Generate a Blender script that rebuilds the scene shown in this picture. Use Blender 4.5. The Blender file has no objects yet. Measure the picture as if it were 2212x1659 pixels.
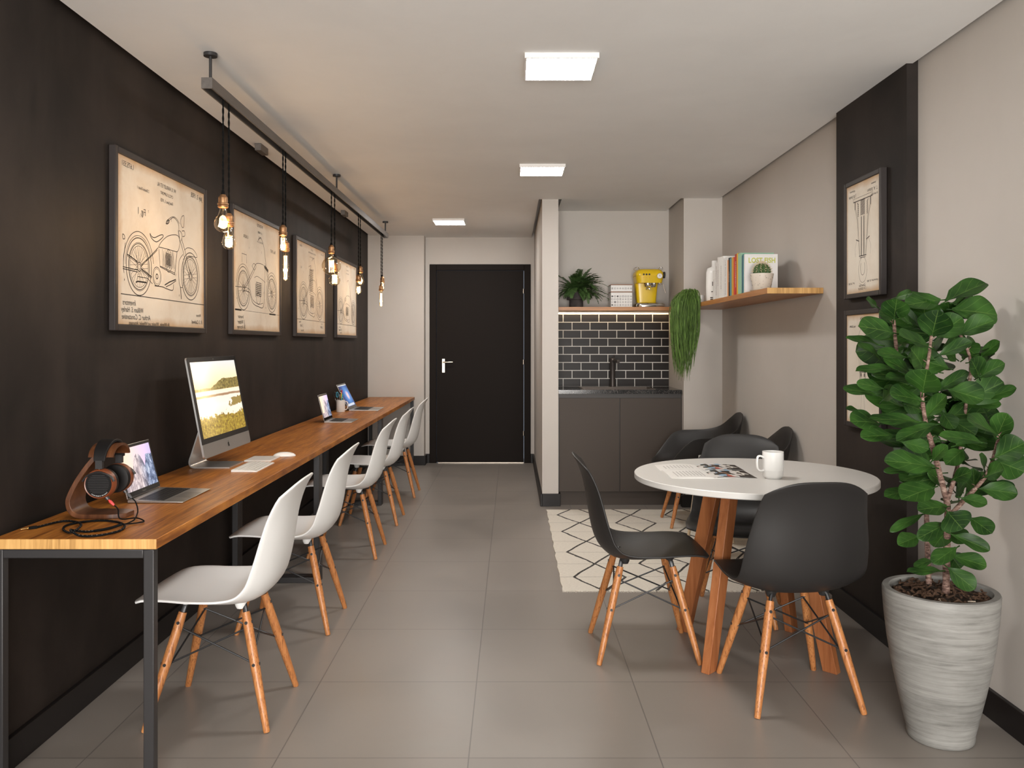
import bpy, bmesh, math, random
from mathutils import Vector, Matrix, Euler
random.seed(7)
C = bpy.context.scene.collection
PI = math.pi

# ------------------------------------------------------------------ camera
F, HX, HY, EYE = 1838.0, 1106.0, 741.6, 1.30      # focal length in px, vanishing point, eye height
cam_d = bpy.data.cameras.new('camera')
cam_d.sensor_width = 36.0
cam_d.lens = 36.0 * F / 2212.0
cam_d.shift_y = -(829.5 - HY) / 2212.0
cam_d.clip_start = 0.05
cam = bpy.data.objects.new('camera', cam_d); C.objects.link(cam)
cam.location = (0, 0, EYE); cam.rotation_euler = (PI/2, 0, 0)
bpy.context.scene.camera = cam
def at(px, py, Y):                                 # photo point at distance Y
    k = Y / F
    return Vector(((px-HX)*k, Y, EYE-(py-HY)*k))
def on(px, py, Z):                                 # photo point on the level Z
    return at(px, py, (EYE-Z)*F/(py-HY))

# ------------------------------------------------------------------ world, lights, exposure
w = bpy.data.worlds.new('world'); bpy.context.scene.world = w; w.use_nodes = True
w.node_tree.nodes['Background'].inputs[0].default_value = (0.75, 0.85, 1.0, 1)
w.node_tree.nodes['Background'].inputs[1].default_value = 0.5
def lamp(name, kind, loc, energy, color, rot=(0,0,0), **kw):
    d = bpy.data.lights.new(name, kind); d.energy = energy; d.color = color
    for k, v in kw.items(): setattr(d, k, v)
    o = bpy.data.objects.new(name, d); C.objects.link(o); o.location = loc; o.rotation_euler = rot
    return o
PANEL_W, BULB_W, FILA, WINDOW_W, FILL_W = 68.0, 1.35, 28.0, 0, 430.0
# added fill behind the camera, stands in for a hidden mid-room light
lamp('fill_light', 'AREA', (0.05, -2.78, 1.22), FILL_W, (1.0, 0.955, 0.91), (PI/2+0.30, 0, 0), shape='RECTANGLE', size=2.5, size_y=1.8)
vs = bpy.context.scene.view_settings
vs.view_transform = 'Standard'; vs.look = 'None'; vs.exposure = 0.12; vs.gamma = 1.0; vs.use_curve_mapping = False
cy = bpy.context.scene.cycles
cy.max_bounces = 8; cy.diffuse_bounces = 4; cy.glossy_bounces = 4; cy.transparent_max_bounces = 24
cy.caustics_reflective = False; cy.caustics_refractive = False
cy.sample_clamp_indirect = 6.0

# ------------------------------------------------------------------ materials
class NT:
    def __init__(s, name):
        s.m = bpy.data.materials.new(name); s.m.use_nodes = True
        s.t = s.m.node_tree; s.b = s.t.nodes['Principled BSDF']; s.out = s.t.nodes['Material Output']
    def n(s, typ, **kw):
        nd = s.t.nodes.new('ShaderNode'+typ)
        for k, v in kw.items():
            if k in nd.inputs.keys() if isinstance(k, str) else False: nd.inputs[k].default_value = v
            else: setattr(nd, k, v)
        return nd
    def l(s, a, b): s.t.links.new(a, b)
    def coord(s, kind='Object', scale=(1,1,1), loc=(0,0,0), rot=(0,0,0)):
        tc = s.n('TexCoord'); mp = s.n('Mapping'); s.l(tc.outputs[kind], mp.inputs[0])
        mp.inputs['Scale'].default_value = scale; mp.inputs['Location'].default_value = loc; mp.inputs['Rotation'].default_value = rot
        return mp.outputs[0]
    def noise(s, vec, scale=5, detail=4, rough=0.55, dist=0):
        nd = s.n('TexNoise'); s.l(vec, nd.inputs['Vector'])
        nd.inputs['Scale'].default_value = scale; nd.inputs['Detail'].default_value = detail
        nd.inputs['Roughness'].default_value = rough; nd.inputs['Distortion'].default_value = dist
        return nd.outputs['Fac']
    def ramp(s, fac, stops, interp='LINEAR'):
        r = s.n('ValToRGB'); r.color_ramp.interpolation = interp
        e = r.color_ramp.elements
        while len(e) < len(stops): e.new(0.5)
        for i, (p, c) in enumerate(stops):
            e[i].position = p; e[i].color = (*c, 1) if len(c) == 3 else c
        s.l(fac, r.inputs[0]); return r.outputs[0]
    def mix(s, fac, a, b, mode='MIX'):
        m = s.n('MixRGB'); m.blend_type = mode
        for i, v in enumerate((fac, a, b)):
            if hasattr(v, 'is_linked'): s.l(v, m.inputs[i])
            elif i == 0: m.inputs[0].default_value = v
            else: m.inputs[i].default_value = (*v, 1)
        return m.outputs[0]
    def math(s, op, a, b=0.0, c=0.0):
        m = s.n('Math'); m.operation = op
        for i, v in enumerate((a, b, c)):
            if hasattr(v, 'is_linked'): s.l(v, m.inputs[i])
            else: m.inputs[i].default_value = v
        return m.outputs[0]
    def xyz(s, vec):
        x = s.n('SeparateXYZ'); s.l(vec, x.inputs[0]); return x.outputs
    def bump(s, fac, strength=0.3, dist=0.01):
        b = s.n('Bump'); b.inputs['Strength'].default_value = strength; b.inputs['Distance'].default_value = dist
        s.l(fac, b.inputs['Height']); s.l(b.outputs[0], s.b.inputs['Normal'])
    def col(s, c): s.l(c, s.b.inputs['Base Color'])

def mat(name, col, rough=0.5, metal=0.0, spec=None, emit=None, es=1.0, var=0.0, vs_=(30,30,30), alpha=None):
    N = NT(name); b = N.b
    b.inputs['Base Color'].default_value = (*col, 1); b.inputs['Roughness'].default_value = rough; b.inputs['Metallic'].default_value = metal
    if spec is not None: b.inputs['Specular IOR Level'].default_value = spec
    if emit: b.inputs['Emission Color'].default_value = (*emit, 1); b.inputs['Emission Strength'].default_value = es
    if var:
        f = N.noise(N.coord(scale=vs_), 1.0, 5)
        a = tuple(c*(1-var) for c in col); d = tuple(min(1, c*(1+var)) for c in col)
        N.col(N.ramp(f, [(0.3, a), (0.7, d)]))
        N.bump(f, 0.05, 0.002)
    return N.m

def wood(name, dark, mid, light, grain, rough=0.35, fleck=None, ringscale=1.0):
    """grain: scale per axis, small along the grain"""
    N = NT(name)
    v = N.coord(scale=grain)
    f1 = N.noise(v, 1.0, 6, 0.6, 0.6)
    v2 = N.coord(scale=tuple(g*0.22 for g in grain))
    f2 = N.noise(v2, 1.0, 3, 0.5, 1.0)
    f = N.math('ADD', N.math('MULTIPLY', f1, 0.6), N.math('MULTIPLY', f2, 0.4))
    c = N.ramp(f, [(0.34, dark), (0.5, mid), (0.66, light)])
    if fleck:
        vf = N.coord(scale=tuple(g*(3.0) for g in grain))
        ff = N.noise(vf, 1.0, 2)
        fl = N.ramp(ff, [(0.56, (0,0,0)), (0.62, (1,1,1))])
        c = N.mix(N.math('MULTIPLY', fl, 0.7), c, fleck)
    N.col(c); N.b.inputs['Roughness'].default_value = rough
    N.bump(f1, 0.12, 0.001)
    return N.m

M = {}
def plaster(name, a, b, sc=(1.6,1.6,1.6), rough=0.55, streak=None, spec=0.5):
    N = NT(name); N.b.inputs['Specular IOR Level'].default_value = spec
    f = N.noise(N.coord(scale=sc), 1.0, 8, 0.62, 0.3)
    c = N.ramp(f, [(0.35, a), (0.68, b)])
    if streak:
        g = N.noise(N.coord(scale=streak), 1.0, 5, 0.6)
        c = N.mix(N.math('MULTIPLY', N.ramp(g, [(0.45,(0,0,0)),(0.75,(1,1,1))]), 0.5), c, tuple(x*1.25 for x in b))
    N.col(c); N.b.inputs['Roughness'].default_value = rough
    N.bump(f, 0.12, 0.006)
    return N.m
M['black_wall'] = plaster('burnt_cement_black', (0.0115,0.0088,0.0075), (0.034,0.0255,0.0215), (1.5,1.5,1.5), 0.62, (2.5,5.0,1.2), 0.22)
M['wall'] = plaster('greige_paint', (0.53,0.49,0.45), (0.555,0.515,0.475), (2,2,2), 0.6)
M['ceiling'] = plaster('ceiling_paint', (0.82,0.82,0.815), (0.86,0.86,0.855), (2,2,2), 0.75)
M['base'] = mat('dark_baseboard', (0.014,0.0118,0.0115), 0.42, spec=0.25)
M['door'] = mat('dark_door_lacquer', (0.0115,0.0078,0.0062), 0.55, spec=0.10)
M['black_metal'] = mat('graphite_metal', (0.035,0.033,0.034), 0.4, 0.2)
M['rail'] = mat('rail_metal', (0.13,0.115,0.105), 0.45, 0.3, var=0.15, vs_=(60,6,60))
M['black'] = mat('matt_black', (0.008,0.008,0.008), 0.5)
M['cord'] = mat('black_cord', (0.004,0.004,0.004), 0.8, spec=0.15)
M['white_plastic'] = mat('white_shell_plastic', (0.84,0.84,0.83), 0.38)
M['black_plastic'] = mat('charcoal_shell_plastic', (0.022,0.0205,0.020), 0.45, spec=0.4)
M['wire'] = mat('dark_wire_steel', (0.05,0.05,0.052), 0.4, 0.6)
M['white'] = mat('white_lacquer', (0.64,0.625,0.60), 0.36)
M['ceramic'] = mat('white_ceramic', (0.82,0.81,0.79), 0.25)
M['alu'] = mat('brushed_aluminium', (0.62,0.61,0.60), 0.32, 0.9)
M['alu_dark'] = mat('dark_aluminium', (0.45,0.44,0.43), 0.35, 0.9)  # darker aluminium tone for touchpads, small marks and scissor blades
M['chrome'] = mat('polished_chrome', (0.75,0.74,0.72), 0.12, 1.0)
M['nickel'] = mat('satin_nickel', (0.60,0.52,0.44), 0.3, 0.9)
M['copper'] = mat('aged_copper', (0.36,0.20,0.10), 0.45, 0.9, var=0.3, vs_=(40,40,40))
M['yellow'] = mat('yellow_enamel', (0.78,0.52,0.012), 0.28)
M['cabinet'] = mat('grey_brown_laminate', (0.068,0.054,0.045), 0.55, spec=0.25)
M['cab_dark'] = mat('dark_cabinet_carcass', (0.055,0.047,0.044), 0.5)
M['sink'] = mat('bronze_sink', (0.10,0.08,0.068), 0.4, 0.5)
M['tap'] = mat('gunmetal_tap', (0.085,0.072,0.066), 0.38, 0.6)
M['screen_black'] = mat('screen_bezel', (0.012,0.011,0.011), 0.12)
M['key'] = mat('black_keys', (0.014,0.014,0.015), 0.4)
M['leather'] = mat('black_leather', (0.008,0.007,0.007), 0.55, spec=0.25)
M['cup_black'] = mat('headphone_grille', (0.006,0.0055,0.0055), 0.55, spec=0.2)
M['cup_wood'] = mat('red_wood_ring', (0.19,0.050,0.018), 0.35)
M['red'] = mat('red_plug', (0.62,0.05,0.05), 0.4)
M['gold'] = mat('gold_plug', (0.8,0.55,0.25), 0.25, 1.0)
M['grey_plug'] = mat('dark_grey_plug', (0.06,0.06,0.065), 0.5)
M['fern_pot'] = mat('dark_concrete', (0.058,0.048,0.046), 0.8, var=0.3, vs_=(25,25,25))
M['ink'] = mat('drawing_ink', (0.02,0.017,0.015), 0.7)
M['ink2'] = mat('faded_drawing_ink', (0.065,0.052,0.042), 0.7)
M['frame'] = mat('dark_picture_frame', (0.032,0.026,0.0245), 0.45, spec=0.3)
M['desk_wood'] = wood('oak_desktop', (0.17,0.048,0.006), (0.41,0.140,0.019), (0.62,0.25,0.042), (130,5.5,40), 0.40)
M['desk_end'] = wood('laminated_end_grain', (0.30,0.15,0.04), (0.56,0.31,0.10), (0.72,0.43,0.16), (75,2.0,3.5), 0.45)
M['shelf_wood'] = wood('oak_shelf', (0.24,0.09,0.026), (0.40,0.165,0.05), (0.50,0.23,0.08), (40,2.5,60), 0.4)
M['shelf_wood_x'] = wood('oak_shelf_crosswise', (0.24,0.09,0.026), (0.42,0.18,0.055), (0.52,0.25,0.09), (2.5,40,60), 0.4)
M['beech'] = wood('oiled_beech', (0.40,0.145,0.045), (0.52,0.21,0.07), (0.60,0.27,0.10), (90,90,7), 0.4, fleck=(0.20,0.06,0.02))
M['table_leg'] = wood('stained_ash', (0.27,0.085,0.028), (0.38,0.135,0.048), (0.46,0.18,0.07), (60,60,4), 0.42)
M['pale_wood'] = wood('pale_ash', (0.55,0.42,0.27), (0.66,0.52,0.36), (0.72,0.6,0.44), (60,60,4), 0.5)
M['stand_wood'] = wood('walnut_plywood', (0.045,0.014,0.005), (0.095,0.033,0.012), (0.16,0.060,0.023), (70,14,14), 0.35)
M['light_panel'] = mat('lit_diffuser', (1,1,1), 0.5, emit=(1.0,0.965,0.925), es=PANEL_W)
M['lamp_frame'] = mat('white_lamp_frame', (0.8,0.78,0.76), 0.4)
M['filament'] = mat('glowing_filament', (1,0.6,0.2), 0.5, emit=(1.0,0.60,0.22), es=FILA)
M['led'] = mat('warm_led', (1,0.8,0.5), 0.5, emit=(1.0,0.74,0.42), es=30.0)

def thin_glass(name, tint, amt=0.10, rough=0.02):
    N = NT(name)
    N.t.nodes.remove(N.b)
    tr = N.n('BsdfTransparent'); tr.inputs[0].default_value = (*tint, 1)
    gl = N.n('BsdfGlossy'); gl.inputs['Roughness'].default_value = rough
    fr = N.n('LayerWeight'); fr.inputs['Blend'].default_value = 0.35
    mx = N.n('MixShader')
    N.l(N.math('ADD', N.math('MULTIPLY', fr.outputs['Facing'], 0.45), amt), mx.inputs[0])
    N.l(tr.outputs[0], mx.inputs[1]); N.l(gl.outputs[0], mx.inputs[2]); N.l(mx.outputs[0], N.out.inputs[0])
    return N.m
M['bulb_glass'] = thin_glass('amber_bulb_glass', (1.0,0.93,0.80), 0.03)
M['pane'] = thin_glass('added_window_glass', (0.97,0.98,0.98), 0.04)

def floor_mat():
    N = NT('grey_porcelain_tiles')
    v = N.coord(loc=(0.7358+0.6*10, -3.267+0.6*20, 0))
    br = N.n('TexBrick'); br.offset = 0.0; br.squash = 1.0
    for k, x in (('Scale',1.0),('Mortar Size',0.0022),('Mortar Smooth',0.1),('Bias',0.0),('Brick Width',0.6),('Row Height',0.6)): br.inputs[k].default_value = x
    br.inputs['Color1'].default_value = (0.262,0.236,0.212,1); br.inputs['Color2'].default_value = (0.282,0.254,0.229,1); br.inputs['Mortar'].default_value = (0.165,0.15,0.14,1)
    N.l(v, br.inputs['Vector'])
    f = N.noise(N.coord(scale=(1.4,1.4,1.4)), 1.0, 7, 0.6, 0.4)
    c = N.mix(1.0, br.outputs['Color'], N.ramp(f, [(0.3,(0.90,0.90,0.90)),(0.7,(1.06,1.05,1.04))]), 'MULTIPLY')
    N.col(c)
    N.l(N.ramp(f, [(0.3,(0.30,0.30,0.30)),(0.7,(0.40,0.40,0.40))]), N.b.inputs['Roughness'])
    N.bump(N.math('SUBTRACT', 1.0, br.outputs['Fac']), 0.4, 0.002)
    return N.m
M['floor'] = floor_mat()
def tile_mat():
    N = NT('black_metro_tiles')
    x = N.xyz(N.coord(loc=(0,0,0)))
    cx = N.n('CombineXYZ')
    N.l(N.math('ADD', x[0], -0.4438+0.1553*10.5), cx.inputs[0]); N.l(N.math('ADD', x[2], -0.9247+0.0698*10), cx.inputs[1])
    br = N.n('TexBrick'); br.offset = 0.5; br.offset_frequency = 2; br.squash = 1.0
    for k, v in (('Scale',1.0),('Mortar Size',0.0032),('Mortar Smooth',0.05),('Bias',0.0),('Brick Width',0.1553),('Row Height',0.0698)): br.inputs[k].default_value = v
    br.inputs['Color1'].default_value = (0.020,0.0165,0.0155,1); br.inputs['Color2'].default_value = (0.024,0.019,0.0175,1); br.inputs['Mortar'].default_value = (0.72,0.69,0.65,1)
    N.l(cx.outputs[0], br.inputs['Vector']); N.col(br.outputs['Color'])
    N.l(N.math('MULTIPLY_ADD', br.outputs['Fac'], 0.4, 0.36), N.b.inputs['Roughness']); N.b.inputs['Specular IOR Level'].default_value = 0.14
    N.bump(N.math('SUBTRACT', 1.0, br.outputs['Fac']), 0.6, 0.003)
    return N.m
M['tiles'] = tile_mat()
def granite():
    N = NT('black_speckled_granite')
    f = N.noise(N.coord(scale=(160,160,160)), 1.0, 2)
    g = N.noise(N.coord(scale=(70,70,70)), 1.0, 3)
    c = N.ramp(f, [(0.45,(0.006,0.006,0.006)),(0.60,(0.03,0.027,0.026)),(0.70,(0.16,0.14,0.13))])
    c = N.mix(N.ramp(g, [(0.70,(0,0,0)),(0.74,(1,1,1))]), c, (0.5,0.45,0.42))
    N.col(c); N.b.inputs['Roughness'].default_value = 0.14
    return N.m
M['granite'] = granite()
def paper(name):
    N = NT(name)
    f = N.noise(N.coord(scale=(4,4,4)), 1.0, 6, 0.65, 0.3)
    c = N.ramp(f, [(0.3,(0.66,0.57,0.46)),(0.5,(0.73,0.66,0.56)),(0.75,(0.78,0.72,0.62))])
    # browned edges of the old sheet
    u = N.xyz(N.coord('UV'))
    d = N.math('MINIMUM', N.math('MINIMUM', u[0], N.math('SUBTRACT', 1.0, u[0])), N.math('MINIMUM', u[1], N.math('SUBTRACT', 1.0, u[1])))
    e = N.math('ADD', N.math('MULTIPLY', d, 9.0), N.math('MULTIPLY', f, 0.7))
    c = N.mix(N.ramp(e, [(0.30,(1,1,1)),(0.85,(0,0,0))]), c, (0.52,0.33,0.17))
    N.col(c); N.b.inputs['Roughness'].default_value = 0.6
    return N.m
M['paper'] = paper('aged_patent_paper')
M['page'] = mat('magazine_paper', (0.80,0.78,0.75), 0.4)

def screen_lake():
    N = NT('lake_sunset_picture')
    u = N.xyz(N.coord('UV')); U, V = u[0], u[1]
    n1 = N.noise(N.coord('UV', scale=(14,10,1)), 1.0, 6, 0.7)
    n2 = N.noise(N.coord('UV', scale=(30,24,1)), 1.0, 5, 0.7)
    nl = N.noise(N.coord('UV', scale=(5,5,1)), 1.0, 4)
    sky = N.ramp(V, [(0.60,(1.0,0.62,0.22)),(0.75,(1.0,0.80,0.50)),(0.98,(0.80,0.77,0.74))])
    sun = N.math('MULTIPLY', N.math('SUBTRACT', U, 0.14), 4.5)
    sun = N.math('POWER', 2.718, N.math('MULTIPLY', N.math('MULTIPLY', sun, sun), -1.0))
    water = N.ramp(V, [(0.22,(1.0,0.86,0.62)),(0.40,(0.95,0.85,0.74)),(0.60,(0.95,0.80,0.60))])
    c = N.mix(N.ramp(V, [(0.600,(0,0,0)),(0.605,(1,1,1))]), water, sky)
    # spit of land
    band = N.math('ABSOLUTE', N.math('SUBTRACT', N.math('ADD', V, N.math('MULTIPLY', nl, 0.03)), 0.545))
    c = N.mix(N.ramp(band, [(0.012,(1,1,1)),(0.02,(0,0,0))]), c, (0.38,0.22,0.12))
    # tree line: grows to the right
    h = N.math('ADD', N.math('MULTIPLY', N.ramp(U, [(0.35,(0,0,0)),(0.60,(1,1,1))]), 0.11), N.math('MULTIPLY', n1, 0.05))
    t = N.math('LESS_THAN', N.math('ABSOLUTE', N.math('SUBTRACT', V, 0.615)), N.math('ADD', h, 0.0))
    t = N.math('MULTIPLY', t, N.math('GREATER_THAN', V, 0.605))
    c = N.mix(t, c, N.ramp(n2, [(0.35,(0.07,0.05,0.02)),(0.6,(0.34,0.25,0.06)),(0.75,(0.7,0.62,0.4))]))
    # reeds in front
    g = N.math('LESS_THAN', V, N.math('ADD', 0.12, N.math('MULTIPLY', n1, 0.28)))
    c = N.mix(g, c, N.ramp(n2, [(0.34,(0.13,0.07,0.015)),(0.5,(0.34,0.21,0.025)),(0.68,(0.62,0.48,0.07))]))
    r = N.math('MULTIPLY', N.math('GREATER_THAN', N.math('ADD', U, N.math('MULTIPLY', n1, 0.6)), 1.02), N.math('LESS_THAN', N.math('ABSOLUTE', N.math('SUBTRACT', V, N.math('ADD', 0.36, N.math('MULTIPLY', U, 0.06)))), N.math('MULTIPLY', n1, 0.11)))
    c = N.mix(r, c, (0.32,0.22,0.06))
    c = N.mix(N.math('MULTIPLY', sun, N.ramp(V, [(0.15,(0.2,0.2,0.2)),(0.4,(0.9,0.9,0.9)),(1,(1,1,1))])), c, (0.8,0.6,0.3), 'ADD')
    N.b.inputs['Base Color'].default_value = (0.01,0.01,0.01,1); N.b.inputs['Roughness'].default_value = 0.2
    N.l(c, N.b.inputs['Emission Color']); N.b.inputs['Emission Strength'].default_value = 1.1
    return N.m
def screen_rock():
    N = NT('granite_cliff_wallpaper')
    u = N.xyz(N.coord('UV')); U, V = u[0], u[1]
    n1 = N.noise(N.coord('UV', scale=(16,4,1)), 1.0, 7, 0.75, 0.5)
    n2 = N.noise(N.coord('UV', scale=(3,3,1)), 1.0, 3)
    sky = N.ramp(N.math('ADD', N.math('MULTIPLY', U, 0.8), N.math('MULTIPLY', n2, 0.3)), [(0.1,(1.0,0.72,0.48)),(0.45,(0.95,0.66,0.60)),(0.9,(0.62,0.50,0.80))])
    d = N.math('ADD', N.math('MULTIPLY', N.math('POWER', N.math('ABSOLUTE', N.math('SUBTRACT', U, 0.52)), 2.0), 9.0), N.math('MULTIPLY', n2, 0.15))
    h = N.math('SUBTRACT', 0.90, d)
    h2 = N.math('MULTIPLY', N.ramp(U, [(0.55,(0,0,0)),(0.80,(1,1,1))]), N.math('ADD', 0.62, N.math('MULTIPLY', n1, 0.25)))
    h3 = N.math('ADD', 0.10, N.math('MULTIPLY', n1, 0.25))
    hh = N.math('MAXIMUM', N.math('MAXIMUM', h, h2), h3)
    t = N.math('LESS_THAN', V, hh)
    rock = N.mix(N.ramp(U, [(0.5,(0,0,0)),(0.75,(1,1,1))]), N.ramp(n1, [(0.35,(0.10,0.09,0.11)),(0.5,(0.45,0.36,0.38)),(0.62,(0.85,0.72,0.70))]),
                 N.ramp(n1, [(0.38,(0.02,0.03,0.06)),(0.52,(0.15,0.20,0.33)),(0.64,(0.65,0.70,0.85))]))
    c = N.mix(t, sky, rock)
    N.b.inputs['Base Color'].default_value = (0.01,0.01,0.01,1); N.b.inputs['Roughness'].default_value = 0.2
    N.l(c, N.b.inputs['Emission Color']); N.b.inputs['Emission Strength'].default_value = 1.2
    return N.m
def screen_galaxy():
    N = NT('blue_galaxy_wallpaper')
    u = N.xyz(N.coord('UV')); U, V = u[0], u[1]
    n = N.noise(N.coord('UV', scale=(5,4,1)), 1.0, 5)
    dx = N.math('SUBTRACT', U, 0.62); dy = N.math('SUBTRACT', V, 0.50)
    r = N.math('SQRT', N.math('ADD', N.math('MULTIPLY', dx, N.math('MULTIPLY', dx, 1.8)), N.math('MULTIPLY', dy, N.math('MULTIPLY', dy, 1.2))))
    c = N.ramp(N.math('ADD', r, N.math('MULTIPLY', n, 0.12)), [(0.10,(1.0,0.75,0.70)),(0.22,(0.75,0.55,0.75)),(0.30,(0.14,0.35,0.75)),(0.65,(0.05,0.11,0.35)),(0.9,(0.03,0.04,0.15))])
    c = N.mix(N.math('GREATER_THAN', V, 0.955), c, (0.8,0.8,0.8))
    dock = N.math('MULTIPLY', N.math('LESS_THAN', V, 0.12), N.math('MULTIPLY', N.math('GREATER_THAN', V, 0.015), N.math('LESS_THAN', N.math('ABSOLUTE', N.math('SUBTRACT', U, 0.5)), 0.42)))
    c = N.mix(dock, c, N.ramp(N.noise(N.coord('UV', scale=(40,20,1)), 1.0, 1), [(0.4,(0.9,0.9,0.92)),(0.7,(0.5,0.6,0.8))]))
    N.b.inputs['Base Color'].default_value = (0.01,0.01,0.01,1)
    N.l(c, N.b.inputs['Emission Color']); N.b.inputs['Emission Strength'].default_value = 0.9
    return N.m
M['lake'], M['rock'], M['galaxy'] = screen_lake(), screen_rock(), screen_galaxy()

def pot_mat():
    N = NT('grey_brushed_cement')
    f = N.noise(N.coord(scale=(5.0,5.0,85)), 1.0, 8, 0.7, 0.5)
    g = N.noise(N.coord(scale=(5,5,9)), 1.0, 4)
    c = N.ramp(N.math('ADD', N.math('MULTIPLY', f, 0.65), N.math('MULTIPLY', g, 0.35)), [(0.36,(0.16,0.155,0.145)),(0.5,(0.255,0.25,0.235)),(0.64,(0.34,0.333,0.315))])
    N.col(c); N.b.inputs['Roughness'].default_value = 0.55; N.bump(f, 0.05, 0.0015)
    return N.m
M['pot'] = pot_mat()
def soil_mat():
    N = NT('bark_mulch')
    f = N.noise(N.coord(scale=(90,90,90)), 1.0, 5, 0.7)
    N.col(N.ramp(f, [(0.35,(0.008,0.005,0.003)),(0.6,(0.06,0.032,0.016)),(0.75,(0.18,0.10,0.05))])); N.b.inputs['Roughness'].default_value = 0.9
    N.bump(f, 0.9, 0.01)
    return N.m
M['soil'] = soil_mat()
def trunk_mat():
    N = NT('ringed_fig_bark')
    f = N.noise(N.coord(scale=(40,40,110)), 1.0, 5, 0.7)
    N.col(N.ramp(f, [(0.36,(0.045,0.022,0.016)),(0.5,(0.19,0.11,0.085)),(0.66,(0.40,0.29,0.24))])); N.b.inputs['Roughness'].default_value = 0.8
    N.bump(f, 0.5, 0.003)
    return N.m
M['trunk'] = trunk_mat()
def leaf_mat(name, dark, light, vein, rough=0.38):
    N = NT(name)
    u = N.xyz(N.coord('UV')); U, V = u[0], u[1]     # U along, V across (0.5 = midrib)
    n = N.noise(N.coord(scale=(9,9,9)), 1.0, 3)
    c = N.ramp(n, [(0.35, dark), (0.68, light)])
    a = N.math('ABSOLUTE', N.math('SUBTRACT', V, 0.5))
    mid = N.math('LESS_THAN', a, 0.012)
    w = N.math('FRACT', N.math('MULTIPLY', N.math('SUBTRACT', U, N.math('MULTIPLY', a, 0.9)), 4.0))
    sv = N.math('MULTIPLY', N.math('LESS_THAN', N.math('ABSOLUTE', N.math('SUBTRACT', w, 0.5)), 0.024), N.math('LESS_THAN', a, 0.44))
    c = N.mix(N.math('MULTIPLY', N.math('MAXIMUM', mid, sv), 0.45), c, vein)
    N.col(c); N.b.inputs['Roughness'].default_value = rough
    N.b.inputs['Specular IOR Level'].default_value = 0.25
    N.bump(N.math('SUBTRACT', 1.0, N.math('MAXIMUM', mid, sv)), 0.3, 0.002)
    return N.m
M['fig_leaf'] = leaf_mat('fig_leaf', (0.006,0.025,0.0035), (0.031,0.090,0.013), (0.12,0.21,0.045), 0.48)
M['fern'] = mat('fern_green', (0.055,0.115,0.027), 0.6, var=0.45, vs_=(20,20,20))
M['grass'] = mat('trailing_green', (0.095,0.175,0.030), 0.6, var=0.6, vs_=(60,60,14))
M['cactus'] = mat('cactus_green', (0.04,0.09,0.02), 0.6)
M['spine'] = mat('cactus_spines', (0.75,0.62,0.42), 0.6)

# ------------------------------------------------------------------ mesh helpers
def BM(): return bmesh.new()
def box(bm, x0, x1, y0, y1, z0, z1, mi=0, end=None):
    v = [bm.verts.new((x, y, z)) for z in (z0, z1) for y in (y0, y1) for x in (x0, x1)]
    fs = [((0,2,3,1),'z-'),((4,5,7,6),'z+'),((0,1,5,4),'y-'),((2,6,7,3),'y+'),((0,4,6,2),'x-'),((1,3,7,5),'x+')]
    for ids, nm in fs:
        f = bm.faces.new([v[i] for i in ids]); f.material_index = mi if not (end and nm in end) else end[nm]
def frame_of(d):
    d = d.normalized(); a = Vector((0,0,1)) if abs(d.z) < 0.9 else Vector((1,0,0))
    s = d.cross(a).normalized(); return s, s.cross(d).normalized()
def tube(bm, pts, r, seg=10, mi=0, caps=True, sx=1.0):
    pts = [Vector(p) for p in pts]; n = len(pts)
    rs = r if isinstance(r, (list, tuple)) else [r]*n
    rings = []; prev = None
    for i, p in enumerate(pts):
        d = (pts[min(i+1, n-1)] - pts[max(i-1, 0)])
        if d.length < 1e-9: d = Vector((0,0,1))
        d.normalize()
        if prev is None: s, t = frame_of(d)
        else:
            s = prev - d*prev.dot(d)
            if s.length < 1e-6: s, t = frame_of(d)
            s.normalize(); t = s.cross(d).normalized()
        prev = s
        rings.append([bm.verts.new(p + (s*math.cos(2*PI*j/seg)*sx + t*math.sin(2*PI*j/seg))*rs[i]) for j in range(seg)])
    for a, b in zip(rings, rings[1:]):
        for j in range(seg):
            f = bm.faces.new((a[j], a[(j+1)%seg], b[(j+1)%seg], b[j])); f.material_index = mi
    if caps:
        f = bm.faces.new(list(reversed(rings[0]))); f.material_index = mi
        f = bm.faces.new(rings[-1]); f.material_index = mi
def cyl(bm, p0, p1, r0, r1=None, seg=20, mi=0): tube(bm, [p0, p1], [r0, r0 if r1 is None else r1], seg, mi)
def lathe(bm, prof, c=(0,0,0), seg=40, mi=0, axis='z', sx=1, sy=1):
    c = Vector(c); rings = []
    def P(r, z, a):
        x, y = r*math.cos(a)*sx, r*math.sin(a)*sy
        if axis == 'z': return c + Vector((x, y, z))
        if axis == 'y': return c + Vector((x, z, y))
        return c + Vector((z, x, y))
    for r, z in prof:
        if r < 1e-6: rings.append([bm.verts.new(P(0, z, 0))])
        else: rings.append([bm.verts.new(P(r, z, 2*PI*j/seg)) for j in range(seg)])
    for a, b in zip(rings, rings[1:]):
        for j in range(seg):
            q = [a[j % len(a)], a[(j+1) % len(a)], b[(j+1) % len(b)], b[j % len(b)]]
            u = []
            for v in q:
                if v not in u: u.append(v)
            if len(u) > 2:
                f = bm.faces.new(u); f.material_index = mi
def poly_prism(bm, pts, d, mi=0):
    """closed polygon of 3-D points pushed along vector d"""
    d = Vector(d); a = [bm.verts.new(Vector(p)) for p in pts]; b = [bm.verts.new(Vector(p)+d) for p in pts]; n = len(a)
    f = bm.faces.new(list(reversed(a))); f.material_index = mi; f = bm.faces.new(b); f.material_index = mi
    for i in range(n):
        f = bm.faces.new((a[i], a[(i+1)%n], b[(i+1)%n], b[i])); f.material_index = mi
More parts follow.
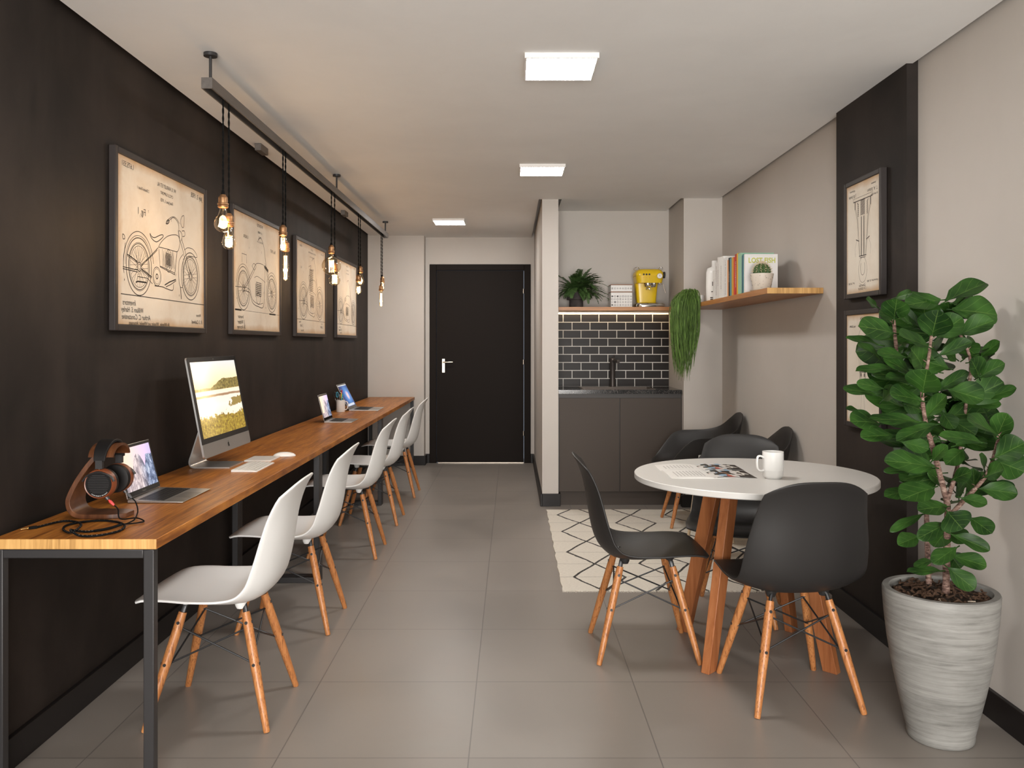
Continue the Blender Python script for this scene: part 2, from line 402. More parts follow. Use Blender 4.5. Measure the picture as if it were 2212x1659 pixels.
def quad_uv(bm, p, mi=0):
    uv = bm.loops.layers.uv.verify()
    f = bm.faces.new([bm.verts.new(Vector(q)) for q in p]); f.material_index = mi
    for l, c in zip(f.loops, ((0,0),(1,0),(1,1),(0,1))): l[uv].uv = c
def catmull(pts, n=6, closed=False):
    pts = [Vector(p) for p in pts]; out = []; m = len(pts)
    rng = range(m) if closed else range(m-1)
    for i in rng:
        p0 = pts[(i-1) % m] if closed or i > 0 else pts[0]; p1 = pts[i]; p2 = pts[(i+1) % m]; p3 = pts[(i+2) % m] if closed or i+2 < m else pts[-1]
        for k in range(n):
            t = k/n
            out.append(0.5*((2*p1)+(-p0+p2)*t+(2*p0-5*p1+4*p2-p3)*t*t+(-p0+3*p1-3*p2+p3)*t**3))
    if not closed: out.append(pts[-1])
    return out
WM = {}
def obj(name, bm, mats, parent=None, world=False, bev=0, smooth=True, ang=35, solid=0, sub=0, fix=True):
    if world and parent is not None:
        bm.transform(WM[parent.name].inverted())
    if fix: bmesh.ops.recalc_face_normals(bm, faces=bm.faces)
    if smooth:
        for f in bm.faces: f.smooth = True
        lim = math.radians(ang)
        for e in bm.edges:
            if len(e.link_faces) == 2 and e.calc_face_angle(0) > lim: e.smooth = False
    me = bpy.data.meshes.new(name); bm.to_mesh(me); bm.free()
    for m in (mats if isinstance(mats, (list, tuple)) else [mats]): me.materials.append(m)
    o = bpy.data.objects.new(name, me); C.objects.link(o)
    if parent is not None:
        o.parent = parent
        if parent.name in WM: WM[o.name] = WM[parent.name]
    if solid:
        s = o.modifiers.new('solid', 'SOLIDIFY'); s.thickness = solid; s.offset = 0
    if bev:
        b = o.modifiers.new('bevel', 'BEVEL'); b.width = bev; b.segments = 2; b.limit_method = 'ANGLE'; b.harden_normals = False
    if sub:
        s = o.modifiers.new('sub', 'SUBSURF'); s.levels = sub; s.render_levels = sub
    return o
def thing(name, label, cat, loc=(0,0,0), rz=0, group=None):
    o = bpy.data.objects.new(name, None); C.objects.link(o); o.location = loc; o.rotation_euler = (0,0,rz)
    o.empty_display_size = 0.05
    o['label'] = label; o['category'] = cat
    if group: o['group'] = group
    WM[o.name] = Matrix.Translation(Vector(loc)) @ Matrix.Rotation(rz, 4, 'Z')
    return o
def tag(o, label, cat, group=None):
    o['label'] = label; o['category'] = cat
    if group: o['group'] = group
    return o
def struct(o): o['kind'] = 'structure'; return o
def dup(root, loc, rz, label, group=None, name=None):
    r = root.copy(); C.objects.link(r); r.location = loc; r.rotation_euler = (0,0,rz); r['label'] = label
    if name: r.name = name
    if group: r['group'] = group
    for ch in list(root.children):
        c = ch.copy(); C.objects.link(c); c.parent = r
        for g in list(ch.children):
            d = g.copy(); C.objects.link(d); d.parent = c
    return r
def add_text(bm, s, size, Mx, mi=0, align='CENTER', ext=0.0, shear=0.0, off=0.0):
    """flat letters laid in the frame Mx (x = reading direction, y = up)"""
    cu = bpy.data.curves.new('t', 'FONT'); cu.body = s; cu.size = size; cu.align_x = align; cu.align_y = 'CENTER'; cu.extrude = ext; cu.offset = off; cu.shear = shear
    cu.resolution_u = 3
    o = bpy.data.objects.new('t', cu); C.objects.link(o)
    bpy.context.view_layer.update()
    dg = bpy.context.evaluated_depsgraph_get(); me = o.evaluated_get(dg).to_mesh()
    vs_ = [bm.verts.new(Mx @ v.co) for v in me.vertices]
    for p in me.polygons:
        try:
            f = bm.faces.new([vs_[i] for i in p.vertices]); f.material_index = mi
        except ValueError: pass
    o.evaluated_get(dg).to_mesh_clear()
    bpy.data.objects.remove(o); bpy.data.curves.remove(cu)
def frame_mx(o, x, y):
    x, y = Vector(x), Vector(y); z = x.cross(y)
    m = Matrix.Identity(4)
    for i in range(3): m[i][0], m[i][1], m[i][2], m[i][3] = x[i], y[i], z[i], o[i]
    return m

# ------------------------------------------------------------------ room
XL, XR, XP, ZC = -1.54, 1.668, 1.621, 2.45
YN, YW, YD, YS, YB = -2.6, 9.085, 9.247, 6.75, 7.393     # near wall, pilaster, door wall, small wall, niche back
ZT = 2.53
bm = BM(); box(bm, -2.2, 2.2, -4.0, 9.6, -0.1, 0); struct(obj('floor', bm, M['floor'], smooth=False))
bm = BM()
g = 0.022
for a in ((XL+0.024, XR-g, YN, 3.495), (XL+0.024, XP-0.001, 3.495, 4.253), (XL+0.024, XR-g, 4.253, YS), (XL+0.024, 1.339, YS, 6.795), (XL+0.024, 0.2133, 6.795, YD), (0.397, 1.339, 6.795, YB)):
    box(bm, a[0], a[1], a[2], a[3], ZC, ZC+0.012)
struct(obj('ceiling', bm, M['ceiling'], smooth=False))
bm = BM(); box(bm, -1.7, 1.8, YN-0.1, YD+0.1, ZT-0.03, ZT+0.07); struct(obj('ceiling', bm, M['ceiling'], smooth=False))
bm = BM(); box(bm, XL-0.12, XL, YN, YD, 0, ZT); struct(obj('wall_left', bm, M['black_wall'], smooth=False))
bm = BM(); box(bm, XR, XR+0.12, YN, YS, 0, ZT); struct(obj('wall_right', bm, M['wall'], smooth=False))
bm = BM(); box(bm, XP, XR, 3.495, 4.253, 0, ZT); struct(obj('wall_pillar', bm, M['black_wall'], smooth=False))
bm = BM()
box(bm, 1.3626, XR+0.12, YS, YB+0.1, 0, ZT)
struct(obj('wall_corner', bm, M['wall'], smooth=False))
bm = BM(); box(bm, 0.3706, 1.3626, YB, YB+0.1, 0, ZT); nw = struct(obj('wall_niche', bm, M['wall'], smooth=False))
bm = BM(); box(bm, 0.3716, 1.3616, YB-0.006, YB-0.0003, 0.927, 1.566); obj('tile_backsplash', bm, M['tiles'], nw, smooth=False)
bm = BM(); box(bm, 0.2413, 0.3706, 6.795, YD, 0, ZT); struct(obj('wall_partition', bm, M['wall'], smooth=False))
bm = BM()
XPI = -0.9385
box(bm, XL, XPI, YW, YD+0.1, 0, ZT)
struct(obj('wall_pilaster', bm, M['wall'], smooth=False))
bm = BM()
DX0, DX1, DZ = (928-HX)*.005031, (1146.3-HX)*.005031, 2.158
box(bm, XPI, DX0+0.004, YD, YD+0.1, 0, ZT); box(bm, DX1-0.004, 0.2413, YD, YD+0.1, 0, ZT); box(bm, DX0+0.004, DX1-0.004, YD, YD+0.1, DZ-0.004, ZT)
struct(obj('wall_far', bm, M['wall'], smooth=False))
# unseen wall behind the camera; its window is added to let the fill in
bm = BM()
WX0, WX1, WZ0, WZ1 = -1.2, 1.3, 0.30, 2.20
box(bm, XL-0.12, WX0, YN-0.1, YN, 0, ZT); box(bm, WX1, XR+0.12, YN-0.1, YN, 0, ZT)
box(bm, WX0, WX1, YN-0.1, YN, 0, WZ0); box(bm, WX0, WX1, YN-0.1, YN, WZ1, ZT)
struct(obj('wall_near', bm, M['wall'], smooth=False))
win = bpy.data.objects.new('added_window_1', None); C.objects.link(win); struct(win); WM['added_window_1'] = Matrix.Identity(4)
bm = BM()
for a in ((WX0, WX0+.03, WZ0, WZ1), (WX1-.03, WX1, WZ0, WZ1), (WX0+.03, WX1-.03, WZ0, WZ0+.03), (WX0+.03, WX1-.03, WZ1-.03, WZ1)):
    box(bm, a[0], a[1], YN-0.07, YN-0.03, a[2], a[3])
obj('added_window_frame', bm, M['black_metal'], win, smooth=False)
bm = BM(); box(bm, WX0+.03, WX1-.03, YN-0.052, YN-0.048, WZ0+.03, WZ1-.03); obj('added_window_pane', bm, M['pane'], win, smooth=False)
# baseboards
BH, BT = 0.10, 0.016
def baseboard(name, boxes):
    bm = BM()
    for b in boxes: box(bm, *b, 0.0, BH)
    struct(obj(name, bm, M['base'], bev=0.002, smooth=False))
baseboard('baseboard_left', [(XL, XL+BT+.002, YN, YW)])
baseboard('baseboard_right', [(XR-BT, XR, YN, 3.495-BT), (XR-BT, XR, 4.253+BT, YS)])
baseboard('baseboard_pillar', [(XP-BT, XP, 3.495-BT, 4.253+BT), (XP, XR, 3.495-BT, 3.495), (XP, XR, 4.253, 4.253+BT)])
baseboard('baseboard_partition', [(0.2413-BT, 0.2413, 6.795-BT, YD), (0.2413, 0.3706+BT, 6.795-BT, 6.795)])
baseboard('baseboard_corner', [(1.3626-BT, XR-BT, YS-BT, YS), (1.3626-BT, 1.3626, YS, 6.80)])
baseboard('baseboard_far', [(XL+.018, XPI+BT, YW-BT, YW), (XPI, XPI+BT, YW, YD), (XPI+BT, DX0, YD-BT, YD), (DX1, 0.2413-BT, YD-BT, YD)])
# door
door = bpy.data.objects.new('door_1', None); C.objects.link(door); struct(door); door.location = ((DX0+DX1)/2, YD, 0); WM['door_1'] = Matrix.Translation(door.location)
def dz(y): return EYE-(y-HY)*.005031
def dx(x): return (x-HX)*.005031
bm = BM(); fx0, fx1, fz = dx(942.4), dx(1132), dz(584)
box(bm, DX0, fx0, YD-.012, YD+.09, 0, DZ); box(bm, fx1, DX1, YD-.012, YD+.09, 0, DZ); box(bm, fx0, fx1, YD-.012, YD+.09, fz, DZ)
obj('door_frame', bm, M['door'], door, True, bev=0.003)
bm = BM(); box(bm, fx0+.004, fx1-.004, YD+.004, YD+.045, 0.008, fz-.004); leaf = obj('door_leaf', bm, M['door'], door, True, bev=0.002)
bm = BM(); hx = dx(958)
box(bm, hx-.016, hx+.016, YD-.004, YD+.004, dz(805), dz(775)); cyl(bm, (hx, YD-.004, dz(782.5)), (hx, YD-.045, dz(782.5)), .009)
tube(bm, [(hx-.004, YD-.045, dz(782.5)), (hx+.05, YD-.045, dz(782.3)), (hx+.105, YD-.043, dz(782))], [.009,.008,.006], 12)
cyl(bm, (hx, YD-.004, dz(793.5)), (hx, YD-.008, dz(793.5)), .006)
obj('door_handle', bm, M['nickel'], door, True, bev=0.002)
for y in (629, 782, 936):
    bm = BM(); cyl(bm, (dx(1130.6), YD-.003, dz(y+5)), (dx(1130.6), YD-.003, dz(y-5)), .006, seg=12); obj('hinge', bm, M['nickel'], door, True)
bm = BM(); box(bm, fx0+.02, fx1-.002, YD-.001, YD+.05, 0.0, 0.006); obj('threshold', bm, M['nickel'], door, True, smooth=False)

# ------------------------------------------------------------------ ceiling lights, rail
for (x, y, lb) in ((0.198, 3.513, 'nearest and largest-looking square ceiling light panel, between wall rail and right wall'),
                   (0.196, 5.60, 'second square ceiling light panel, in front of the white partition'),
                   (-0.587, 7.99, 'farthest small ceiling light panel, in the corridor before the dark door')):
    t = thing('ceiling_light', lb, 'ceiling light', (x, y, ZC), 0, 'square ceiling light panels')
    s = 0.1475; bm = BM()
    for a in ((-s, -s+.008, -s, s), (s-.008, s, -s, s), (-s+.008, s-.008, -s, -s+.008), (-s+.008, s-.008, s-.008, s)): box(bm, *a, -.021, 0)
    obj('lamp_frame', bm, M['lamp_frame'], t, smooth=False)
    bm = BM(); box(bm, -s+.008, s-.008, -s+.008, s-.008, -.0195, -.004); obj('diffuser', bm, M['light_panel'], t, smooth=False)

RX, RZ0, RZ1, RY0, RY1 = -1.195, 2.298, 2.341, 3.33, 8.075
t = thing('pendant_rail', 'long grey metal rail hung from the ceiling on three rods, carrying bulb pendants', 'rail', (RX, (RY0+RY1)/2, RZ0))
bm = BM(); hw = 0.0215
box(bm, RX-hw, RX+hw, RY0, RY1, RZ1-.004, RZ1); box(bm, RX-hw, RX-hw+.006, RY0, RY1, RZ0, RZ1-.004); box(bm, RX+hw-.006, RX+hw, RY0, RY1, RZ0, RZ1-.004)
box(bm, RX-hw+.006, RX+hw-.006, RY0, RY0+.006, RZ0, RZ1-.004); box(bm, RX-hw+.006, RX+hw-.006, RY1-.006, RY1, RZ0, RZ1-.004)
obj('rail_channel', bm, M['rail'], t, True, smooth=False)
bm = BM(); box(bm, RX-hw+.0065, RX+hw-.0065, RY0+.0065, RY1-.0065, RZ1-.014, RZ1-.0045); obj('rail_liner', bm, M['black'], t, True, smooth=False)
for y in (3.372, 5.80, 8.03):
    bm = BM(); cyl(bm, (RX, y, RZ1-.002), (RX, y, ZC-.012), .0058, seg=14); rod = obj('support_rod', bm, M['black_metal'], t, True)
    bm = BM(); cyl(bm, (RX, y, ZC-.014), (RX, y, ZC), .0265, seg=32); obj('rod_canopy', bm, M['black_metal'], t, True, bev=.001)
for y0, lb in ((4.885, 'small grey box on the ceiling edge above the second motorcycle print'), (7.34, 'small grey box on the ceiling edge above the farthest motorcycle print')):
    bm = BM(); box(bm, -1.477, -1.441, y0, y0+.145, ZC-.041, ZC); tag(obj('ceiling_box', bm, M['rail'], smooth=False, bev=.0015), lb, 'junction box', 'grey boxes on the ceiling')

def spiral(c, r, z0, z1, turns, n=60): return [(c[0]+r*math.cos(2*PI*turns*i/n), c[1]+r*math.sin(2*PI*turns*i/n), z0+(z1-z0)*i/n) for i in range(n+1)]
def pendant(y, ztop, zs0, zs1, zb, kind, dia, label):
    """ztop cap top, zs0..zs1 socket, zb bulb bottom"""
    t = thing('pendant_lamp', label, 'pendant lamp', (RX, y, RZ1-.014), 0, 'bare bulb pendants on twisted black cords')
    c = (RX, y)
    bm = BM()
    n = int((RZ1-.014-ztop)/0.012)+1
    for ph in (0, PI):
        pts = [(RX+.0022*math.cos(ph+i*1.2), y+.0022*math.sin(ph+i*1.2), RZ1-.014-(RZ1-.014-ztop+.004)*i/(n*1)) for i in range(n+1)]
        tube(bm, pts, .0026, 6)
    box(bm, RX-.010, RX+.010, y-.022, y+.022, RZ1-.026, RZ1-.013)
    obj('cord', bm, M['cord'], t, True)
    bm = BM(); lathe(bm, [(0, ztop+.002), (.005, ztop), (.0085, zs1-.001), (0, zs1-.001)], (*c, 0), 20); obj('cord_grip', bm, M['cord'], t, True)
    h = zs1-zs0
    bm = BM(); lathe(bm, [(0, zs1), (.010, zs1), (.0135, zs1-.12*h), (.018, zs1-.2*h), (.019, zs1-.28*h), (.0185, zs1-.62*h), (.022, zs1-.66*h), (.0225, zs1-.76*h), (.0195, zs1-.80*h), (.0215, zs1-.86*h), (.0215, zs1-.94*h), (.0185, zs0), (0, zs0)], (*c, 0), 28)
    obj('socket', bm, M['copper'], t, True, ang=50)
    L = zs0-zb; r = dia/2
    if kind == 'A': prof = [(.0135,0),(.0145,.1),(.019,.28),(r*.84,.46),(r*.98,.60),(r,.68),(r*.93,.80),(r*.72,.91),(r*.4,.98),(0,1)]
    elif kind == 'ST': prof = [(.0135,0),(.0145,.12),(.019,.3),(r*.86,.5),(r,.68),(r*.95,.80),(r*.72,.92),(r*.35,.985),(0,1)]
    elif kind == 'T': prof = [(.0135,0),(r*.85,.08),(r,.16),(r,.8),(r*.85,.92),(r*.5,.98),(0,1)]
    else:
        prof = [(.0135,0)]; cz = 1-r/L
        a0 = math.asin(min(1, .016/r))
        for i in range(13):
            a = a0+(PI-a0)*i/12; prof.append((max(0, r*math.sin(a)), cz-math.cos(a)*r/L))
        prof[-1] = (0, 1)
    if kind == 'G': prof.insert(1, (.0145, max(.02, prof[1][1]*.6)))
    bm = BM(); lathe(bm, [(rr, zs0-u*L) for rr, u in prof], (*c, 0), 32); obj('bulb_glass', bm, M['bulb_glass'], t, True, ang=80)
    bm = BM(); fr = .0007
    if kind == 'A':
        z = zs0-.66*L
        for k in range(5): tube(bm, [(RX+.017*math.cos(a)*(1-.1*k), y+.013*math.sin(a*1.0+k), z+.015*math.sin(a+k*.7)*(1-.08*k)) for a in [2*PI*i/20 for i in range(20)]], fr, 5)
    elif kind == 'ST': tube(bm, spiral(c, r*.5, zs0-.40*L, zs0-.88*L, 5, 90), fr*1.2, 5)
    elif kind == 'T':
        for k in range(6):
            a = 2*PI*k/6; rr = r*.5
            tube(bm, [(RX+rr*math.cos(a+.2*math.sin(i)), y+rr*math.sin(a), zs0-L*(.14+.8*i/10)) for i in range(11)], fr, 5)
    else:
        for k in range(9):
            a = 2*PI*k/9; rr = min(.016, r*.4)
            tube(bm, [(RX+rr*math.cos(a), y+rr*math.sin(a), zs0-L*(.30 if L > .1 else .25)), (RX+rr*math.cos(a+.3), y+rr*math.sin(a+.3), zs0-L*.86)], fr*1.1, 5)
    obj('filament', bm, M['filament'], t, True)
    bm = BM(); tube(bm, [(RX, y, zs0-.002), (RX, y, zs0-.15*L), (RX, y, zs0-.32*L)], [.004,.002,.0014], 8); obj('glass_stem', bm, M['bulb_glass'], t, True)
    lamp('bulb_light', 'POINT', (RX, y, zs0-.62*L), BULB_W, (1.0, 0.68, 0.40), shadow_soft_size=0.02)
pendant(3.519, 1.933, 1.860, 1.915, 1.759, 'A', .072, 'nearest pendant, round clear bulb with a glowing looped filament')
pendant(3.591, 1.863, 1.792, 1.848, 1.695, 'ST', .057, 'pear-shaped bulb hanging just below and behind the nearest round bulb')
pendant(4.439, 1.931, 1.861, 1.9165, 1.782, 'T', .040, 'short cylinder bulb beside the right edge of the second print')
pendant(4.489, 1.856, 1.7835, 1.840, 1.629, 'T', .031, 'long tube bulb hanging below the short cylinder bulb')
pendant(5.629, 1.966, 1.893, 1.950, 1.7495, 'G', .1255, 'largest globe bulb, hanging before the third print')
pendant(5.733, 1.860, 1.785, 1.842, 1.687, 'G', .076, 'small globe bulb right below the largest globe bulb')
pendant(6.626, 1.849, 1.780, 1.8346, 1.683, 'ST', .051, 'lower pear bulb with spiral filament beside the farthest print')
pendant(6.705, 1.921, 1.854, 1.908, 1.754, 'A', .062, 'upper round bulb beside the farthest print')
pendant(7.77, 1.853, 1.777, 1.835, 1.6335, 'T', .031, 'farthest long tube bulb, lowest before the pale far wall')
pendant(7.84, 1.9327, 1.8585, 1.914, 1.79, 'T', .040, 'farthest short bulb, above the long tube bulb at the far end')

# ------------------------------------------------------------------ prints on the walls
def ribbon(bm, pts, w, T, mi=1):
    """ink line of width w through 2-D points, laid on the sheet by T(a, b)"""
    n = len(pts)
    L = []; R = []
    for i in range(n):
        a = Vector(pts[max(i-1, 0)]); b = Vector(pts[min(i+1, n-1)]); d = (b-a)
        if d.length < 1e-9: d = Vector((1,0))
        d.normalize(); nn = Vector((-d.y, d.x))*w/2; p = Vector(pts[i])
        L.append(bm.verts.new(T(p.x+nn.x, p.y+nn.y))); R.append(bm.verts.new(T(p.x-nn.x, p.y-nn.y)))
    for i in range(n-1):
        f = bm.faces.new((L[i], R[i], R[i+1], L[i+1])); f.material_index = mi
def arc(cx, cy, rx, ry, a0, a1, n=36): return [(cx+rx*math.cos(math.radians(a0+(a1-a0)*i/n)), cy+ry*math.sin(math.radians(a0+(a1-a0)*i/n))) for i in range(n+1)]
def c2(pts, n=5): return [(p.x, p.y) for p in catmull([(x, y, 0) for x, y in pts], n)]
K1 = 3.769
def tr1(zx, zy):                                       # point of the first print as seen -> place on the sheet
    k = 1.515/(HX-(220+zx/K1)); return (k*F-3.245, EYE+(HY-(300+zy/K1))*k-1.349)
def bike(R, w, v):
    """motorcycle line drawing, R = add polyline; v = variant"""
    rc, fc, rr = (.223,.263), (.777,.267), .117
    if v == 1: rc, fc, rr = (.205,.262), (.775,.262), .122
    if v == 2: rc, fc, rr = (.235,.255), (.755,.255), .128
    if v == 3: rc, fc, rr = (.20,.235), (.79,.235), .112
    for c, r in ((rc, rr), (fc, rr*.95)):
        for q, ww in ((1, 1.6), (.84, .8), (.80, 1.3), (.72, .8), (.16, 1.2), (.09, 1)): R(arc(*c, r*q, r*q, 0, 360, 48), w*ww)
        for i in range(28):
            a = 2*PI*i/28; b = a+(.5 if i % 2 else -.5)
            R([(c[0]+r*.13*math.cos(b), c[1]+r*.13*math.sin(b)), (c[0]+r*.72*math.cos(a), c[1]+r*.72*math.sin(a))], w*.55)
    gy = rc[1]-rr-.002
    R([(.03 if v else .06, gy), (.95, gy-.004)], w*(1.4 if v != 1 else .7))
    if v == 1: R([(.06, gy), (.17, gy)], w*4); R([(.72, gy-.004), (.86, gy-.004)], w*4)
    return rc, fc, rr
def moto(R, w, v):
    rc, fc, rr = bike(R, w, v)
    if v == 0:
        t = lambda L: [tr1(*p) for p in L]
        for L, ww in (([(400,768),(415,795),(440,803),(480,785),(503,782),(508,795),(482,822),(455,838),(432,828),(408,800),(400,768)], 1.6),
            ([(470,880),(490,842),(530,802),(570,784),(620,785),(640,815),(640,870),(625,915),(600,915),(540,897),(470,880)], 1.3),
            ([(530,688),(552,668),(585,642),(607,652),(630,690),(635,740)], 1.2), ([(530,680),(545,658),(585,634),(614,648),(640,690)], 1.0), ([(530,690),(545,690),(556,672),(548,660),(535,672)], 2.2),
            ([(650,660),(660,632),(676,628),(678,665),(674,715),(662,720),(650,690),(650,660)], 1.2),
            ([(635,745),(652,760),(660,790),(655,830)], 1.4), ([(660,750),(680,752),(682,790),(664,795)], 1.3),
            ([(640,815),(665,900),(700,1050),(722,1128)], 1.5), ([(655,812),(680,895),(715,1040),(737,1120)], 1.5),
            ([(680,905),(705,888),(745,897),(772,930),(782,965),(745,958),(712,955),(690,975)], 1.2),
            ([(668,940),(640,985),(632,1060),(634,1140),(645,1200),(665,1208),(672,1140),(668,1040),(672,975)], 1.2),
            ([(648,1205),(655,1305)], 2.6), ([(468,885),(400,958),(332,1022)], 1.4), ([(460,905),(392,975),(328,1036)], 1.2),
            ([(472,895),(482,1042),(600,1105)], 1.3), ([(482,1035),(600,1092)], 1.2), ([(620,915),(606,1060),(600,1110)], 1.6), ([(585,915),(598,1060)], 1.2),
            ([(180,1040),(300,1068)], 1.5), ([(180,1056),(300,1084)], 1.5), ([(330,1058),(415,1125)], 2.2), ([(332,1070),(412,1135)], 1.2),
            ([(285,1168),(300,1160),(372,1170)], 2.6), ([(300,1120),(380,1135),(420,1180)], 1.2),
            ([(438,1196),(500,1205),(540,1222),(585,1232),(592,1185)], 1.6), ([(520,1190),(560,1165),(610,1145)], 2.4), ([(530,1205),(570,1185),(612,1155)], 1.6),
            ([(215,938),(300,1000)], 2.0), ([(215,950),(300,1012)], 1.0), ([(178,772),(180,810),(195,812),(192,785),(178,772)], 1.4),
            ([(200,845),(195,900),(186,960),(186,1040)], 1.2), ([(630,745),(640,815)], 2.4)): R(c2(t(L)) if len(L) > 3 else t(L), w*ww)
        R(arc(rc[0], rc[1], rr*1.20, rr*1.22, 195, 10, 40), w*1.3); R(arc(rc[0], rc[1], rr*1.08, rr*1.08, 180, 20, 40), w*.9)
        e = tr1(457, 1120); R(arc(*e, .042, .040, 0, 360), w*1.2); R(arc(*e, .034, .033, 0, 360), w*.7); R(arc(*e, .010, .010, 0, 360), w*2)
        a = tr1(432, 1050); b = tr1(440, 1195)
        for i in range(15):
            x = .455+.008*i; R([(x, .28+.004*(i % 3)), (x+.004*((i % 2)*2-1), .36-.006*(i % 4))], w*(1.6 if 5 < i < 11 else .7))
        for i in range(9): R([(.49, .300+.006*i), (.545, .296+.006*i)], w*1.3)
        R(arc(.52, .315, .035, .05, 0, 360, 20), w)
    else:
        sx, sy = (fc[0]-rc[0]), 0
        X = lambda u: rc[0]+u*sx
        Y = lambda u: rc[1]+u*rr
        fl = {1: 1.0, 2: 1.25, 3: .9}[v]
        for L, ww in (([(X(.28),Y(1.15*fl)),(X(.34),Y(1.3*fl)),(X(.42),Y(1.2*fl)),(X(.36),Y(1.0*fl)),(X(.28),Y(1.15*fl))], 1.2),
            ([(X(.36),Y(1.15)),(X(.45),Y(1.35)),(X(.66),Y(1.38)),(X(.74),Y(1.2))], 1.3), ([(X(.36),Y(.62)),(X(.46),Y(.72)),(X(.66),Y(.60)),(X(.74),Y(.5))], 1.1),
            ([(X(.52),Y(2.6)),(X(.6),Y(2.65)),(X(.70),Y(2.25)),(X(.76),Y(1.6)),(X(.86),Y(.9)),(X(1),Y(0))], 1.5), ([(X(.50),Y(2.5)),(X(.52),Y(2.6))], 3),
            ([(X(.74),Y(1.5)),(X(.83),Y(.8)),(X(.97),Y(-.02))], 1.2), ([(X(0),Y(0)),(X(.2),Y(.6)),(X(.38),Y(1.2))], 1.6), ([(X(.02),Y(-.06)),(X(.22),Y(.5)),(X(.40),Y(1.1))], 1.2),
            ([(X(0),Y(-.1)),(X(.2),Y(-.15)),(X(.3),Y(-.6)),(X(.5),Y(-.75)),(X(.68),Y(-.7)),(X(.72),Y(.3)),(X(.74),Y(1.2))], 1.6),
            ([(X(-.25),Y(.02)),(X(0),Y(.05)),(X(.2),Y(.0)),(X(.3),Y(-.45)),(X(.5),Y(-.62)),(X(.66),Y(-.55))], 1.2)): R(c2(L), w*ww)
        for i in range(12): R([(X(.40)+.011*i, Y(-.3+.05*(i % 3))), (X(.40)+.011*i, Y(.35+.1*(i % 2)))], w*(1 if i % 3 else 2))
        for i in range(8): R([(X(.42), Y(-.2+.09*i)), (X(.60), Y(-.22+.09*i))], w*1.2)
        R(arc(X(.5), Y(-.35), .04, .035, 0, 360, 24), w*1.3)
        R(arc(rc[0], rc[1], rr*1.13, rr*1.13, 170, 25), w); R(arc(fc[0], fc[1], rr*1.1, rr*1.1, 150, 30), w)
        if v == 1: R([(X(.72),Y(1.32)),(X(.86),Y(1.12))], w*8); R([(X(-.05),Y(1.2)),(X(-.05),Y(1.6)),(X(.1),Y(1.6)),(X(.1),Y(1.2))], w*1.4)
        if v == 2:
            for i in range(10): R([(X(.36+.02*i), Y(.7)), (X(.36+.02*i), Y(2.0))], w*(2 if i % 3 == 0 else .7))
            for i in range(14): R([(X(.34), Y(.5+.11*i)), (X(.60), Y(.45+.11*i))], w*.9)
            R(c2([(X(.30),Y(2.1)),(X(.44),Y(2.2)),(X(.40),Y(1.95)),(X(.62),Y(2.0))]), w*1.5)
POSTERS = [(3.245, 0, 'largest-looking motorcycle patent print in a dark frame, nearest on the black wall'),
           (4.608, 1, 'second framed motorcycle patent print, behind the two nearest bulbs'),
           (5.967, 2, 'third framed motorcycle patent print, left of the largest globe bulb'),
           (7.35, 3, 'farthest framed motorcycle patent print, next to the pale far wall')]
TXT = [
 [('1,675,551', .12, .655, .030), ('July 3, 1928.', .85, .655, .032), ('W. S. HARLEY ET AL', .50, .635, .024), ('CYCLE SUPPORT', .50, .603, .019), ('Filed June 1, 1925', .50, .572, .020), ('2 Sheets-Sheet 1', .26, .585, .018),
  ('Fig. 1', .245, .49, .040), ('Inventors', .135, .112, .032), ('William S. Harley', .165, .084, .030), ('Arthur C. Constantine', .20, .056, .030), ('By Wheeler, Wheeler and Wheeler, Attorneys', .33, .032, .022), ('Witness', .88, .085, .020), ('R. S. Caldwell', .86, .052, .026)],
 [('PATENTED', .52, .655, .026), ('J. A. WEBER', .52, .615, .018), ('CYCLE', .52, .585, .018), ('FILED AUG. 23, 1915', .52, .558, .014), ('1,218,310.', .25, .56, .024), ('Feb. 1917', .80, .53, .030), ('Inventor', .16, .10, .030), ('J. Weber', .17, .07, .036), ('By Attorney', .17, .042, .030)],
 [('1,258,600.', .16, .655, .020), ('J. GOTTI', .50, .655, .018), ('MOTOR CYCLE FRAME AND ENGINE', .50, .632, .015), ('PATENTED MAR. 5, 1918.', .50, .60, .014), ('FIG. 1', .16, .50, .022), ('Mar. 5, 1918', .84, .655, .018), ('Witness', .13, .105, .018), ('J. Smith', .18, .08, .030), ('Inventor', .83, .105, .018), ('J. Gotti', .83, .08, .03), ('Attorney', .20, .045, .024)],
 [('W. OTTAWAY', .50, .655, .016), ('MOTOR CYCLE', .50, .62, .016), ('FILED DEC. 20, 1920', .50, .59, .016), ('1921', .84, .665, .03), ('Inventor', .16, .095, .022), ('W. Ottaway', .18, .07, .028), ('Attorneys', .2, .045, .02)]]
PW, PH, FD = 0.977, 0.711, 0.0272
